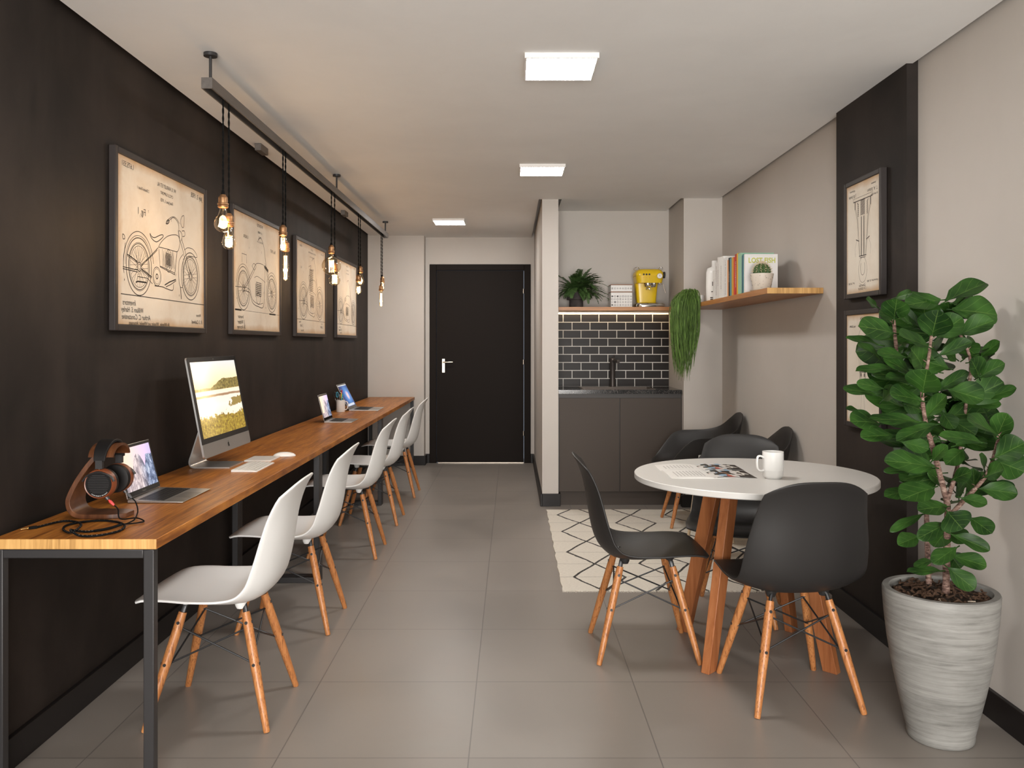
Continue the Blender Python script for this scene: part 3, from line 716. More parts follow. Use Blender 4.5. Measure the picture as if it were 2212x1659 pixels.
for (y0, v, lb) in POSTERS:
    z0 = 1.349
    t = thing('framed_print', lb, 'framed print', (XL, y0, z0), 0, 'framed motorcycle prints on the black wall')
    fw = .026; bm = BM()
    box(bm, .0008, FD, 0, fw, 0, PH); box(bm, .0008, FD, PW-fw, PW, 0, PH); box(bm, .0008, FD, fw, PW-fw, 0, fw); box(bm, .0008, FD, fw, PW-fw, PH-fw, PH)
    obj('picture_frame', bm, M['frame'], t, bev=.003)
    bm = BM(); x = FD-.007
    quad_uv(bm, [(x, fw-.002, fw-.002), (x, PW-fw+.002, fw-.002), (x, PW-fw+.002, PH-fw+.002), (x, fw-.002, PH-fw+.002)])
    T = lambda a, b: (x+.0006, a, b)
    moto(lambda pts, w: ribbon(bm, pts, w, T, 1), .0024 if v < 2 else .0022, v)
    for s, a, b, sz in TXT[v]:
        a = min(max(a, .08), .92)
        add_text(bm, s, sz, frame_mx((x+.0008, a, b), (0,-.95,0), (0,0,1)), 1, shear=.3 if b < .12 else 0)
    for i, (a, b) in enumerate(((.23,.47),(.55,.50),(.20,.30),(.09,.20),(.60,.26),(.64,.17),(.31,.50))):
        add_text(bm, str(i+1), .016, frame_mx((x+.0008, a, b), (0,-1,0), (0,0,1)), 1)
    obj('print_sheet', bm, [M['paper'], M['ink'] if v < 2 else M['ink2']], t, smooth=False, fix=False)
# the two bulb prints on the dark pillar
for z0, h, v, lb in ((1.5105, .5515, 0, 'upper framed light bulb patent print on the dark pillar'), (.908, .547, 1, 'lower framed light bulb patent print, partly behind the fig leaves')):
    y0, y1 = 3.674, 4.086; W = y1-y0
    t = thing('framed_print', lb, 'framed print', (XP, y0, z0), 0, 'framed light bulb prints on the dark pillar')
    fw = .022; D = .0285; bm = BM()
    box(bm, -D, -.0008, 0, fw, 0, h); box(bm, -D, -.0008, W-fw, W, 0, h); box(bm, -D, -.0008, fw, W-fw, 0, fw); box(bm, -D, -.0008, fw, W-fw, h-fw, h)
    obj('picture_frame', bm, M['frame'], t, bev=.003)
    bm = BM(); x = -D+.007
    quad_uv(bm, [(x, W-fw, fw), (x, fw, fw), (x, fw, h-fw), (x, W-fw, h-fw)])
    T = lambda a, b: (x-.0006, W-a, b)                  # a runs left to right as one looks at the wall
    R = lambda pts, w: ribbon(bm, pts, w, T, 1)
    w = .0014; cx = .206
    if v == 0:
        R(arc(cx, .125, .046, .058, 0, 360), w); R(arc(cx, .135, .024, .034, 140, 400), w*1.4); R([(cx-.035,.063),(cx,.055),(cx+.03,.064)], w)
        for s in (-1, 1):
            R([(cx+s*.03,.19),(cx+s*.055,.36),(cx+s*.075,.41)], w*1.2); R([(cx+s*.036,.19),(cx+s*.062,.36),(cx+s*.085,.41)], w)
            R([(cx+s*.012,.19),(cx+s*.012,.37)], w*4); R([(cx+s*.02,.19),(cx+s*.02,.37)], w); R([(cx+s*.04,.26),(cx+s*.075,.27)], w*3)
            R([(cx+s*.05,.375),(cx+s*.05,.43),(cx+s*.06,.44)], w*3); R([(cx+s*.085,.41),(cx+s*.085,.445)], w*5)
            R(c2([(cx+s*.06,.27),(cx+s*.085,.23),(cx+s*.08,.19)]), w*.7)
            for i in range(7): R([(cx+s*.045,.375+.009*i),(cx+s*.055,.377+.009*i)], w*1.6)
        for i in range(14): R([(cx-.024, .378+.005*i), (cx+.024, .379+.005*i)], w*2.0)
        R([(cx-.105,.447),(cx+.105,.447)], w*3); R([(cx-.105,.462),(cx+.105,.462)], w); R([(cx-.105,.447),(cx-.105,.462)], w); R([(cx+.105,.447),(cx+.105,.462)], w)
        R([(cx-.04,.19),(cx+.04,.19)], w*3); R([(cx-.032,.182),(cx+.032,.182)], w*2)
        tx = [('T. A. EDISON.', .20, .040, .015), ('Electric Lamp.', .20, .052, .013), ('No. 274,290.', .08, .070, .013), ('Patented Mar. 20, 1883.', .31, .070, .012), ('Witnesses:', .09, .50, .014), ('J. B. Smith', .09, .475, .020), ('Inventor:', .32, .50, .014), ('T. A. Edison', .31, .475, .022), ('by Attorneys', .33, .45, .014)]
    else:
        R(c2([(cx-.03,.26),(cx-.045,.34),(cx-.05,.42),(cx,.465),(cx+.05,.42),(cx+.045,.34),(cx+.03,.26)]), w)
        for s in (-1, 1): R([(cx+s*.02,.26),(cx+s*.028,.40)], w*.9); R([(cx+s*.012,.18),(cx+s*.022,.26)], w); R([(cx+s*.018,.24),(cx+s*.018,.255)], w*7); R([(cx+s*.03,.20),(cx+s*.03,.26)], w*2); R([(cx+s*.006,.18),(cx+s*.03,.05)], w*.7)
        R([(cx-.035,.26),(cx+.035,.26)], w*2); R([(cx-.045,.20),(cx+.045,.20)], w*2)
        tx = [('T. A. EDISON.', .22, .505, .015), ('Electric Lamp.', .20, .485, .012), ('No. 223,898.', .09, .47, .013), ('Patented Jan. 27, 1880.', .31, .465, .012), ('Witnesses', .09, .06, .013), ('Inventor', .32, .06, .013)]
    for s, a, b, sz in tx:
        add_text(bm, s, sz, frame_mx(T(a, b), (0,1,0), (0,0,-1) if v == 0 else (0,0,1)), 1)
    obj('print_sheet', bm, [M['paper'], M['ink2']], t, smooth=False, fix=False)

# ------------------------------------------------------------------ desks
DT, DX, DY0, DY1 = 0.7285, -1.0375, 2.483, 9.068
seams = [DY0, 4.655, 6.864, DY1]
lbs = ['nearest oak-topped wall desk with graphite loop legs, under headphones and large computer', 'middle oak-topped wall desk, between nearest desk and the desk by the far wall', 'farthest oak-topped wall desk, ending at the pale far wall']
for i in range(3):
    y0, y1 = seams[i], seams[i+1]-.0015
    t = thing('desk', lbs[i], 'desk', (-1.28, (y0+y1)/2, 0), 0, 'wall desks in one row')
    bm = BM(); box(bm, XL+.0205, DX, y0, y1, DT-.030, DT, end={'y-': 1, 'y+': 1}); obj('desktop', bm, [M['desk_wood'], M['desk_end']], t, True, bev=.0015)
    for ya in (y0+.0005, y1-.042):
        s = .031; d = .04 if ya != y0+.0005 or i else .03
        bm = BM(); xa, xb = XL+.0225, DX-.008
        box(bm, xa, xa+s, ya, ya+d, 0, DT-.0305); box(bm, xb-s, xb, ya, ya+d, 0, DT-.0305)
        box(bm, xa+s, xb-s, ya, ya+d, DT-.0305-.026, DT-.0305); box(bm, xa+s, xb-s, ya, ya+d, 0, .030)
        obj('loop_leg', bm, M['black_metal'], t, True, bev=.0025)

# ------------------------------------------------------------------ chairs
def side_shell():
    prof = [(-.262,.418),(-.243,.434),(-.20,.443),(-.13,.436),(-.05,.420),(.03,.408),(.09,.406),(.135,.414),(.172,.438),(.200,.478),(.217,.54),(.229,.61),(.242,.69),(.258,.75),(.278,.798),(.298,.830)]
    C2 = catmull([(0, a, b) for a, b in prof], 4)
    L = [0]
    for a, b in zip(C2, C2[1:]): L.append(L[-1]+(b-a).length)
    Lt = L[-1]
    def samp(s):
        s = max(0, min(1, s))*Lt
        for i in range(len(L)-1):
            if L[i+1] >= s:
                u = (s-L[i])/(L[i+1]-L[i]); p = C2[i].lerp(C2[i+1], u); d = (C2[i+1]-C2[i]).normalized(); return p, Vector((0, -d.z, d.y))
        return C2[-1], Vector((0,-1,0))
    def lin(t, ks):
        for q in range(len(ks)-1):
            if t <= ks[q+1][0] or q == len(ks)-2:
                (a, x), (b, y) = ks[q], ks[q+1]; u = (t-a)/(b-a)
                xm = ks[q-1][1] if q else x; yp = ks[q+2][1] if q+2 < len(ks) else y
                return .5*((2*x)+(-xm+y)*u+(2*xm-5*x+4*y-yp)*u*u+(-xm+3*x-3*y+yp)*u**3)
    W = [(0,.200),(.12,.220),(.28,.231),(.44,.233),(.58,.231),(.70,.222),(.82,.203),(.92,.184),(1,.166)]
    LF = [(0,-.006),(.10,.004),(.2,.016),(.3,.030),(.4,.043),(.5,.056),(.6,.058),(.7,.050),(.8,.041),(.9,.028),(1,.010)]
    n, m = 36, 18; bm = BM(); g_ = []
    for i in range(n+1):
        row = []
        for j in range(m+1):
            u = -1+2*j/m
            u = math.copysign(abs(u)**.85, u)
            au = abs(u)
            t0 = .045*au**3.2; t1 = 1-.075*au**3.5
            t = t0+(t1-t0)*(i/n)
            p, N = samp(t); w_ = lin(t, W); lf = lin(t, LF)
            e = au**2.6
            q = p+N*lf*e; row.append(bm.verts.new((w_*u*(1-.0*e), q.y, q.z)))
        g_.append(row)
    for i in range(n):
        for j in range(m): bm.faces.new((g_[i][j], g_[i][j+1], g_[i+1][j+1], g_[i+1][j]))
    return bm
def arm_shell():
    rim = [(0,.325,.795),(.085,.318,.783),(.150,.292,.742),(.205,.235,.682),(.250,.150,.650),(.285,.04,.640),(.297,-.05,.634),(.292,-.11,.605),(.272,-.175,.530),(.245,-.235,.458),(.195,-.275,.430),(.10,-.290,.424),(0,-.293,.422)]
    half = catmull([Vector(p) for p in rim], 4)
    ring = half+[Vector((-p.x, p.y, p.z)) for p in reversed(half[1:-1])]
    n, m = len(ring), 14; bm = BM(); A = Vector((0,-.01,.402)); rows = []
    c = bm.verts.new(A)
    for i in range(1, m+1):
        t = i/m; row = []
        for R_ in ring:
            K = Vector((R_.x*.86, R_.y*.86, .400)); K2 = Vector((R_.x*.93, R_.y*.90, .400+(R_.z-.40)*.45))
            p = (1-t)**3*A+3*(1-t)**2*t*K+3*(1-t)*t*t*K2+t**3*R_
            if i == m: p = p+Vector((R_.x, R_.y, 0)).normalized()*.004
            row.append(bm.verts.new(p))
        rows.append(row)
    for j in range(n): bm.faces.new((c, rows[0][(j+1)%n], rows[0][j]))
    for a, b in zip(rows, rows[1:]):
        for j in range(n): bm.faces.new((a[j], a[(j+1)%n], b[(j+1)%n], b[j]))
    return bm
LEGT, LEGB, LZ = (.108,.108), (.193,.205), .376
def legpt(sx, sy, z, off=0):
    u = 1-z/LZ
    return Vector((sx*(LEGT[0]+(LEGB[0]-LEGT[0])*u-off), sy*(LEGT[1]+(LEGB[1]-LEGT[1])*u-off*0), z))
def make_chair(name, label, shell, smat, group):
    t = thing(name, label, 'chair', (0,0,0), 0, group)
    o = obj('seat_shell', side_shell() if shell == 'side' else arm_shell(), smat, t, solid=.0075, ang=80)
    b = o.modifiers.new('bev', 'BEVEL'); b.width = .0025; b.segments = 2; b.limit_method = 'ANGLE'; b.angle_limit = math.radians(60)
    for sx in (-1, 1):
        for sy in (-1, 1):
            bm = BM()
            zz = [0, .004, .06, .2, .33, LZ]; rr = [.0095, .011, .0125, .0160, .0160, .0140]
            tube(bm, [legpt(sx, sy, z) for z in zz], rr, 16)
            for z in (.345, .212):
                p = legpt(sx, sy, z); cyl(bm, p+Vector((sx*.0145,0,0)), p+Vector((sx*.0175,0,0)), .0055, seg=12, mi=1)
                cyl(bm, p+Vector((0,sy*.0145,0)), p+Vector((0,sy*.0175,0)), .0055, seg=12, mi=1)
            obj('leg', bm, [M['beech'], M['wire']], t)
    bm = BM()
    for sx in (-1, 1):
        for sy in (-1, 1):
            a = legpt(sx, sy, .34); b = legpt(sx, sy, LZ+.004)
            m_ = Vector((sx*.098, sy*.100, .402)); e = Vector((sx*.075, sy*.085, .408 if shell == 'side' else .404))
            tube(bm, catmull([a, b, m_, e], 4), [.0065]*13, 8, sx=1.4)
        # crossed wires on each side and across
        for sy in (-1, 1):
            tube(bm, [legpt(sx, sy, .325, .012), legpt(sx, -sy, .205, .012)], .0032, 8)
    for sy in (-1, 1):
        for sx in (-1, 1):
            p = legpt(sx, sy, .325); q = legpt(-sx, sy, .205); d = Vector((0, -sy*.013, 0))
            tube(bm, [p+d, q+d], .0032, 8)
    for sx in (-1, 1): tube(bm, [(sx*.075,-.085,.404), (sx*.075,.085,.402)], .005, 8)
    obj('wire_base', bm, M['wire'], t)
    for sx in (-1, 1):
        for sy in (-1, 1):
            zt_ = (.424 if sy < 0 else .409) if shell == 'side' else .412
            bm = BM(); lathe(bm, [(0,zt_-.022),(.014,zt_-.022),(.019,zt_-.012),(.021,zt_),(0,zt_)], (sx*.098, sy*.098 + (0 if sy < 0 else -.01), 0), 16)
            obj('shell_mount', bm, smat, t)
    return t
wl = ['nearest white moulded shell chair with wooden dowel legs, at the near desk', 'second white shell chair, drawn up where the first two desks join',
      'third white shell chair, the middle one of the row at the desks', 'fourth white shell chair, last but one towards the far wall', 'farthest white shell chair, closest to the dark door']
wc = make_chair('shell_chair', wl[0], 'side', M['white_plastic'], 'white shell chairs along the desks')
for i, y in enumerate((3.035, 3.983, 5.307, 6.25, 7.34)):
    if i == 0: wc.location = (-1.024, y, 0); wc.rotation_euler = (0,0,-PI/2)
    else: dup(wc, (-1.024, y, 0), -PI/2, wl[i])
# local front is -Y; -90 deg turns it towards -X
bc = make_chair('shell_chair', 'charcoal shell chair left of the round table, seen from its side', 'side', M['black_plastic'], 'charcoal shell chairs at the round table')
bc.location = (.556, 3.63, 0); bc.rotation_euler = (0,0,PI/2)
dup(bc, (1.025, 3.168, 0), PI+math.radians(4.7), 'nearest charcoal shell chair, its back towards the viewer, before the round table')
dup(bc, (1.0865, 4.117, 0), math.radians(-20), 'charcoal shell chair behind the round table, facing the viewer')
ac = make_chair('shell_armchair', 'far charcoal armchair by the corner, its arms towards the kitchen cabinet', 'arm', M['black_plastic'], 'charcoal armchairs against the right wall')
ac.location = (1.315, 6.12, .0095); ac.rotation_euler = (0,0,-PI/2)
dup(ac, (1.32, 5.07, .0095), -PI/2, 'near charcoal armchair against the right wall, mostly behind the table')

# ------------------------------------------------------------------ round table
TX, TY, TZ, TR = 1.022, 3.61, .7465, .498
t = thing('round_table', 'round white table on four slanting brown wooden legs', 'table', (TX, TY, 0))
bm = BM(); lathe(bm, [(0,TZ-.025),(TR-.003,TZ-.025),(TR,TZ-.022),(TR,TZ-.003),(TR-.003,TZ),(0,TZ)], (TX,TY,0), 128); obj('tabletop', bm, M['white'], t, True)
for sx in (-1, 1):
    for sy in (-1, 1):
        bm = BM(); rad = Vector((sx, sy, 0)).normalized(); tan = Vector((-rad.y, rad.x, 0))
        def ring(c, s): return [bm.verts.new(c+rad*a*.031*s+tan*b*.019*s) for a, b in ((-1,-1),(1,-1),(1,1),(-1,1))]
        a = ring(Vector((TX+sx*.243, TY+sy*.243, 0)), .95); b = ring(Vector((TX+sx*.125, TY+sy*.125, TZ-.0255)), 1.1)
        bm.faces.new(a); bm.faces.new(b)
        for j in range(4): bm.faces.new((a[j], a[(j+1)%4], b[(j+1)%4], b[j]))
        obj('leg', bm, M['table_leg'], t, True, bev=.002)

def mug(name, label, loc, r, h, rz, group=None, step=False, hs=1.0):
    t = thing(name, label, 'mug', loc, rz, group)
    if step: pr = [(0,0),(r*.72,0),(r*.86,.006),(r*.95,h*.12),(r*.955,h*.28),(r*.985,h*.30),(r,h*.34),(r,h),(r-.004,h),(r-.004,h*.3),(r*.8,.012),(0,.010)]
    else: pr = [(0,0),(r*.94,0),(r,.004),(r,h),(r-.004,h),(r-.004,.01),(0,.008)]
    bm = BM(); lathe(bm, pr, (0,0,0), 48); obj('mug_body', bm, M['ceramic'], t, ang=40)
    bm = BM(); s = h*hs
    tube(bm, catmull([(r-.002,0,h-.22*s),(r+.012,0,h-.16*s),(r+.024,0,h-.2*s),(r+.027,0,h-.4*s),(r+.024,0,h-.62*s),(r+.012,0,h-.70*s),(r-.003,0,h-.68*s)] if step else
        [(r-.002,0,h*.86),(r+.014,0,h*.88),(r+.026,0,h*.74),(r+.027,0,h*.5),(r+.018,0,h*.25),(r-.002,0,h*.16)], 5), .0042, 10, sx=1.5)
    obj('mug_handle', bm, M['ceramic'], t)
    return t
mug('coffee_mug', 'white stacking mug on the round white table', (1.0705, 3.49, TZ), .0425, .110, PI+.15, None, True)
# open magazines
def photo_mat():
    N = NT('magazine_photo_print')
    u = N.xyz(N.coord('UV'))
    br = N.n('TexVoronoi'); br.distance = 'CHEBYCHEV'; br.inputs['Scale'].default_value = 1.0
    N.l(N.coord('UV', scale=(7,5,1)), br.inputs['Vector'])
    s = N.n('SeparateColor'); N.l(br.outputs['Color'], s.inputs[0])
    c = N.ramp(s.outputs[0], [(0.0,(0.012,0.01,0.01)),(0.34,(0.72,0.69,0.66)),(0.55,(0.28,0.13,0.06)),(0.68,(0.62,0.60,0.58)),(0.80,(0.50,0.07,0.04)),(0.90,(0.25,0.4,0.55))], 'CONSTANT')
    c = N.mix(N.math('GREATER_THAN', u[0], 0.66), c, N.mix(N.math('GREATER_THAN', s.outputs[1], 0.86), (0.012,0.01,0.01), (0.7,0.66,0.6)))
    N.col(c); N.b.inputs['Roughness'].default_value = 0.3
    return N.m
M['photo'] = photo_mat()
def magazine(label, x0, x1, y0, y1, z):
    t = thing('open_magazine', label, 'magazine', ((x0+x1)/2, (y0+y1)/2, z), 0, 'open magazines on the round table')
    xm = x0+(x1-x0)*.50; bm = BM(); uv = bm.loops.layers.uv.verify()
    def page(xa, xb, mi):
        n = 10; rows = []
        for i in range(n+1):
            u = i/n; x = xa+(xb-xa)*u
            d = abs(x-xm)/(abs(xb-xa)); zz = z+.0015+.007*math.sin(min(1, d*1.1)*PI)**.8*(1-.4*d)
            rows.append((bm.verts.new((x, y0, zz)), bm.verts.new((x, y1, zz)), u))
        for a, b in zip(rows, rows[1:]):
            f = bm.faces.new((a[0], b[0], b[1], a[1])); f.material_index = mi
            for l, c in zip(f.loops, ((a[2],0),(b[2],0),(b[2],1),(a[2],1))): l[uv].uv = c
        return rows
    page(x0, xm, 0); page(xm, x1, 1)
    box(bm, x0, x1, y0, y1, z, z+.0013, 0)
    for i in range(9):                                 # columns of text
        xx = x0+.03+i*(xm-x0-.05)/9
        n = 10; d = abs(xx+.002-xm)/(xm-x0); zz = z+.0015+.007*math.sin(min(1, d*1.1)*PI)**.8*(1-.4*d)+.0006
        f = bm.faces.new([bm.verts.new(p) for p in ((xx, y0+.03, zz), (xx+.0045, y0+.03, zz), (xx+.0045, y1-.05, zz), (xx, y1-.05, zz))]); f.material_index = 2
    obj('pages', bm, [M['page'], M['photo'], mat('grey_text_columns', (0.48,0.46,0.44), 0.5)], t, True, ang=60, fix=False)
magazine('open magazine nearest the table edge, text page left and dark photo page right', .655, 1.005, 3.483, 3.690, TZ)
magazine('second open magazine, partly tucked behind the nearer one on the round table', .645, 1.010, 3.700, 3.862, TZ)

# small side table and mug between the armchairs
t = thing('side_table', 'small white side table with pale legs between the two armchairs', 'side table', (1.30, 5.60, .0095))
bm = BM(); lathe(bm, [(0,.445),(.16,.445),(.165,.450),(.165,.462),(.16,.466),(0,.466)], (1.30,5.60,0), 64); obj('tabletop', bm, M['white'], t, True)
for a in (200, 320, 80):
    a = math.radians(a); bm = BM(); tube(bm, [(1.30+.165*math.cos(a), 5.60+.165*math.sin(a), .0096), (1.30+.09*math.cos(a), 5.60+.09*math.sin(a), .446)], [.009,.014], 14); obj('leg', bm, M['pale_wood'], t, True)
mug('coffee_mug', 'small white mug seen over the table edge, on the side table between armchairs', (1.262, 5.60, .466), .034, .095, PI/2)

# ------------------------------------------------------------------ rug
def rug_mat():
    N = NT('ivory_wool_with_black_diamonds')
    x = N.xyz(N.coord(loc=((.268+1.60)/2, (4.450+6.615)/2, 0))); X, Y = x[0], x[1]
    wob = N.math('MULTIPLY', N.math('SUBTRACT', N.noise(N.coord(scale=(9,9,1)), 1.0, 3), 0.5), 0.022)
    Xw = N.math('ADD', X, wob); Yw = N.math('ADD', Y, wob)
    P = 0.5655
    cxn = N.math('DIVIDE', N.math('SUBTRACT', Xw, 0.485), 0.405)
    col = N.math('ROUND', cxn)
    dxc = N.math('ABSOLUTE', N.math('MULTIPLY', N.math('SUBTRACT', cxn, col), 0.405))
    ph = N.math('MULTIPLY', col, 0.5)
    v = N.math('ADD', N.math('DIVIDE', N.math('SUBTRACT', Yw, 4.706), P), ph)
    tri = N.math('MULTIPLY', N.math('PINGPONG', v, 0.5), 2.0)          # 0 at apex rows, 1 at crossings
    edge = N.math('MULTIPLY', N.math('SUBTRACT', 1.0, tri), 0.145)
    line = N.math('LESS_THAN', N.math('ABSOLUTE', N.math('SUBTRACT', dxc, edge)), 0.0085)
    inx = N.math('LESS_THAN', dxc, 0.155)
    hl = N.math('ABSOLUTE', N.math('SUBTRACT', N.math('FRACT', N.math('ADD', N.math('DIVIDE', N.math('SUBTRACT', Yw, 4.706), P/2), 0.5)), 0.5))
    hline = N.math('MULTIPLY', N.math('LESS_THAN', hl, 0.008), 0.62)
    fz = N.noise(N.coord(scale=(120,260,1)), 1.0, 2)
    k = N.math('MAXIMUM', N.math('MULTIPLY', N.math('MULTIPLY', line, inx), N.ramp(fz, [(0.32,(0.3,0.3,0.3)),(0.42,(1,1,1))])), hline)
    base = N.ramp(N.noise(N.coord(scale=(60,160,1)), 1.0, 4), [(0.3,(0.66,0.61,0.53)),(0.7,(0.78,0.735,0.65))])
    N.col(N.mix(k, base, (0.018,0.016,0.015))); N.b.inputs['Roughness'].default_value = 0.95
    N.bump(fz, 0.5, 0.004)
    return N.m
RX0, RX1, RY0_, RY1_ = .268, 1.60, 4.450, 6.615
t = thing('rug', 'ivory wool rug with black diamond lines and short fringe, beyond the round table', 'rug', ((RX0+RX1)/2, (RY0_+RY1_)/2, 0))
bm = BM(); n = 60; top = []; 
L_ = [(RX0+.006*math.sin(i*.9)*random.random()-.008*(1-i/n)*.5, RY0_+(RY1_-RY0_)*i/n) for i in range(n+1)]
R_ = [(RX1+.004*math.sin(i), RY0_+(RY1_-RY0_)*i/n) for i in range(n+1)]
rows = [[bm.verts.new((a[0]+(b[0]-a[0])*j/8, a[1], .008+.0012*math.sin(i*.7+j))) for j in range(9)] for i, (a, b) in enumerate(zip(L_, R_))]
for i in range(n):
    for j in range(8): bm.faces.new((rows[i][j], rows[i][j+1], rows[i+1][j+1], rows[i+1][j]))
ed = [r[0] for r in rows]+rows[-1][1:]+[r[-1] for r in reversed(rows[:-1])]+list(reversed(rows[0][1:-1]))
lo = [bm.verts.new((v.co.x, v.co.y, 0)) for v in ed]
for i in range(len(ed)): bm.faces.new((ed[i], ed[(i+1) % len(ed)], lo[(i+1) % len(ed)], lo[i]))
M['rug'] = rug_mat(); obj('rug_pile', bm, M['rug'], t, True)
bm = BM(); random.seed(3)
for yy, s in ((RY0_, -1), (RY1_, 1)):
    for i in range(420):
        x = RX0+(RX1-RX0)*i/419+random.uniform(-.002,.002); l = random.uniform(.008, .022); sk = random.uniform(-.008,.008)
        tube(bm, [(x, yy-s*.003, .005), (x+sk*.5, yy+s*l*.5, .006), (x+sk, yy+s*l, .0015)], [.0016,.0014,.0007], 4)
o = obj('fringe', bm, mat('ivory_wool', (0.60,0.55,0.48), 0.95), t, True); o['kind'] = 'stuff'

# ------------------------------------------------------------------ kitchen niche
t = thing('base_cabinet', 'low grey-brown two-door kitchen cabinet under the granite worktop', 'cabinet', (.865, 7.1, 0))
bm = BM(); box(bm, .3735, 1.3575, 6.8345, YB-.002, .1115, .896); obj('cabinet_body', bm, M['cab_dark'], t, True, smooth=False)
bm = BM(); box(bm, .3875, 1.345, 6.847, 6.862, 0, .111); obj('kickboard', bm, M['cabinet'], t, True, smooth=False)
for a, b in ((.379, .860), (.8665, 1.356)):
    bm = BM(); box(bm, a, b, 6.815, 6.834, .1125, .861); obj('cabinet_door', bm, M['cabinet'], t, True, bev=.0015)
SX0, SX1, SY0, SY1 = .575, 1.150, 6.885, 7.235
t = thing('worktop', 'black speckled granite kitchen worktop with a sink cut-out', 'worktop', (.865, 7.1, .897))
bm = BM(); z0, z1 = .8965, .927
box(bm, .3720, 1.3575, 6.797, SY0, z0, z1); box(bm, .3720, 1.3575, SY1, YB-.0065, z0, z1); box(bm, .3720, SX0, SY0, SY1, z0, z1); box(bm, SX1, 1.3575, SY0, SY1, z0, z1)
obj('granite_slab', bm, M['granite'], t, True, smooth=False)
t = thing('sink', 'shallow bronze-brown sink set into the granite worktop', 'sink', (.8625, 7.06, .79))
bm = BM(); e = .001
box(bm, SX0+e, SX1-e, SY0+e, SY1-e, .898, .904)
for a in ((SX0+e, SX0+.006, SY0+e, SY1-e), (SX1-.006, SX1-e, SY0+e, SY1-e), (SX0+.006, SX1-.006, SY0+e, SY0+.006), (SX0+.006, SX1-.006, SY1-.006, SY1-e)): box(bm, *a, .904, .928)
for a in ((SX0-.012, SX0+.006, SY0-.012, SY1+.012), (SX1-.006, SX1+.012, SY0-.012, SY1+.012), (SX0+.006, SX1-.006, SY0-.012, SY0+.006), (SX0+.006, SX1-.006, SY1-.006, SY1+.012)): box(bm, *a, .928, .930)
cyl(bm, (.8625, 7.06, .904), (.8625, 7.06, .906), .025, mi=1)
obj('basin', bm, [M['sink'], M['tap']], t, True, smooth=True)
fx, fy = (1323.3-HX)*.003965, 7.29
t = thing('tap', 'dark gunmetal kitchen tap behind the sink', 'tap', (fx, fy, .927))
bm = BM(); lathe(bm, [(0,.927),(.027,.927),(.027,.932),(.0225,.934),(.0225,1.135),(.0235,1.137),(.0235,1.168),(.021,1.171),(0,1.171)], (fx,fy,0), 32); obj('tap_body', bm, M['tap'], t, True)
bm = BM(); tube(bm, [(fx+.006, fy-.01, 1.148), (fx+.03, fy-.17, 1.150)], .0135, 20); cyl(bm, (fx+.027, fy-.158, 1.150), (fx+.026, fy-.160, 1.128), .010, seg=16); obj('spout', bm, M['tap'], t, True, bev=.002)
bm = BM(); tube(bm, [(fx+.008, fy-.004, 1.170), (fx+.012, fy-.006, 1.182), (fx+.016, fy-.012, 1.195)], [.0035,.003,.003], 10); lathe(bm, [(0,-.005),(.005,0),(0,.005)], (fx+.016, fy-.012, 1.197), 10)
obj('tap_lever', bm, M['tap'], t, True)

SZ0, SZ1 = 1.567, 1.598
t = thing('wall_shelf', 'oak shelf running through the kitchen niche and along the right wall', 'shelf', (1.2, 6.9, SZ0))
bm = BM(); box(bm, .3712, 1.3620, 6.960, YB-.0005, SZ0, SZ1); obj('niche_board', bm, M['shelf_wood_x'], t, True, bev=.001)
bm = BM(); box(bm, 1.3668, XR-.0005, 4.557, YS-.0005, SZ0, SZ1, end={'y-': 1}); obj('wall_board', bm, [M['shelf_wood'], M['desk_end']], t, True, bev=.001)
bm = BM(); poly_prism(bm, [(1.352, 6.9598, SZ0+.0003), (1.3668, 6.749, SZ0+.0003), (1.3668, 6.62, SZ0+.0003), (1.325, 6.9598, SZ0+.0003)], (0,0,SZ1-SZ0-.0006)); obj('corner_piece', bm, M['shelf_wood'], t, True)
t = thing('led_strip', 'warm LED strip glowing under the niche shelf', 'led strip', (.86, 7.36, 1.555))
bm = BM(); box(bm, .376, 1.352, 7.352, 7.366, 1.5595, 1.5665); obj('led_channel', bm, M['alu'], t, True, smooth=False)
bm = BM(); box(bm, .378, 1.350, 7.354, 7.364, 1.5575, 1.5594); obj('led_diffuser', bm, M['led'], t, True, smooth=False)

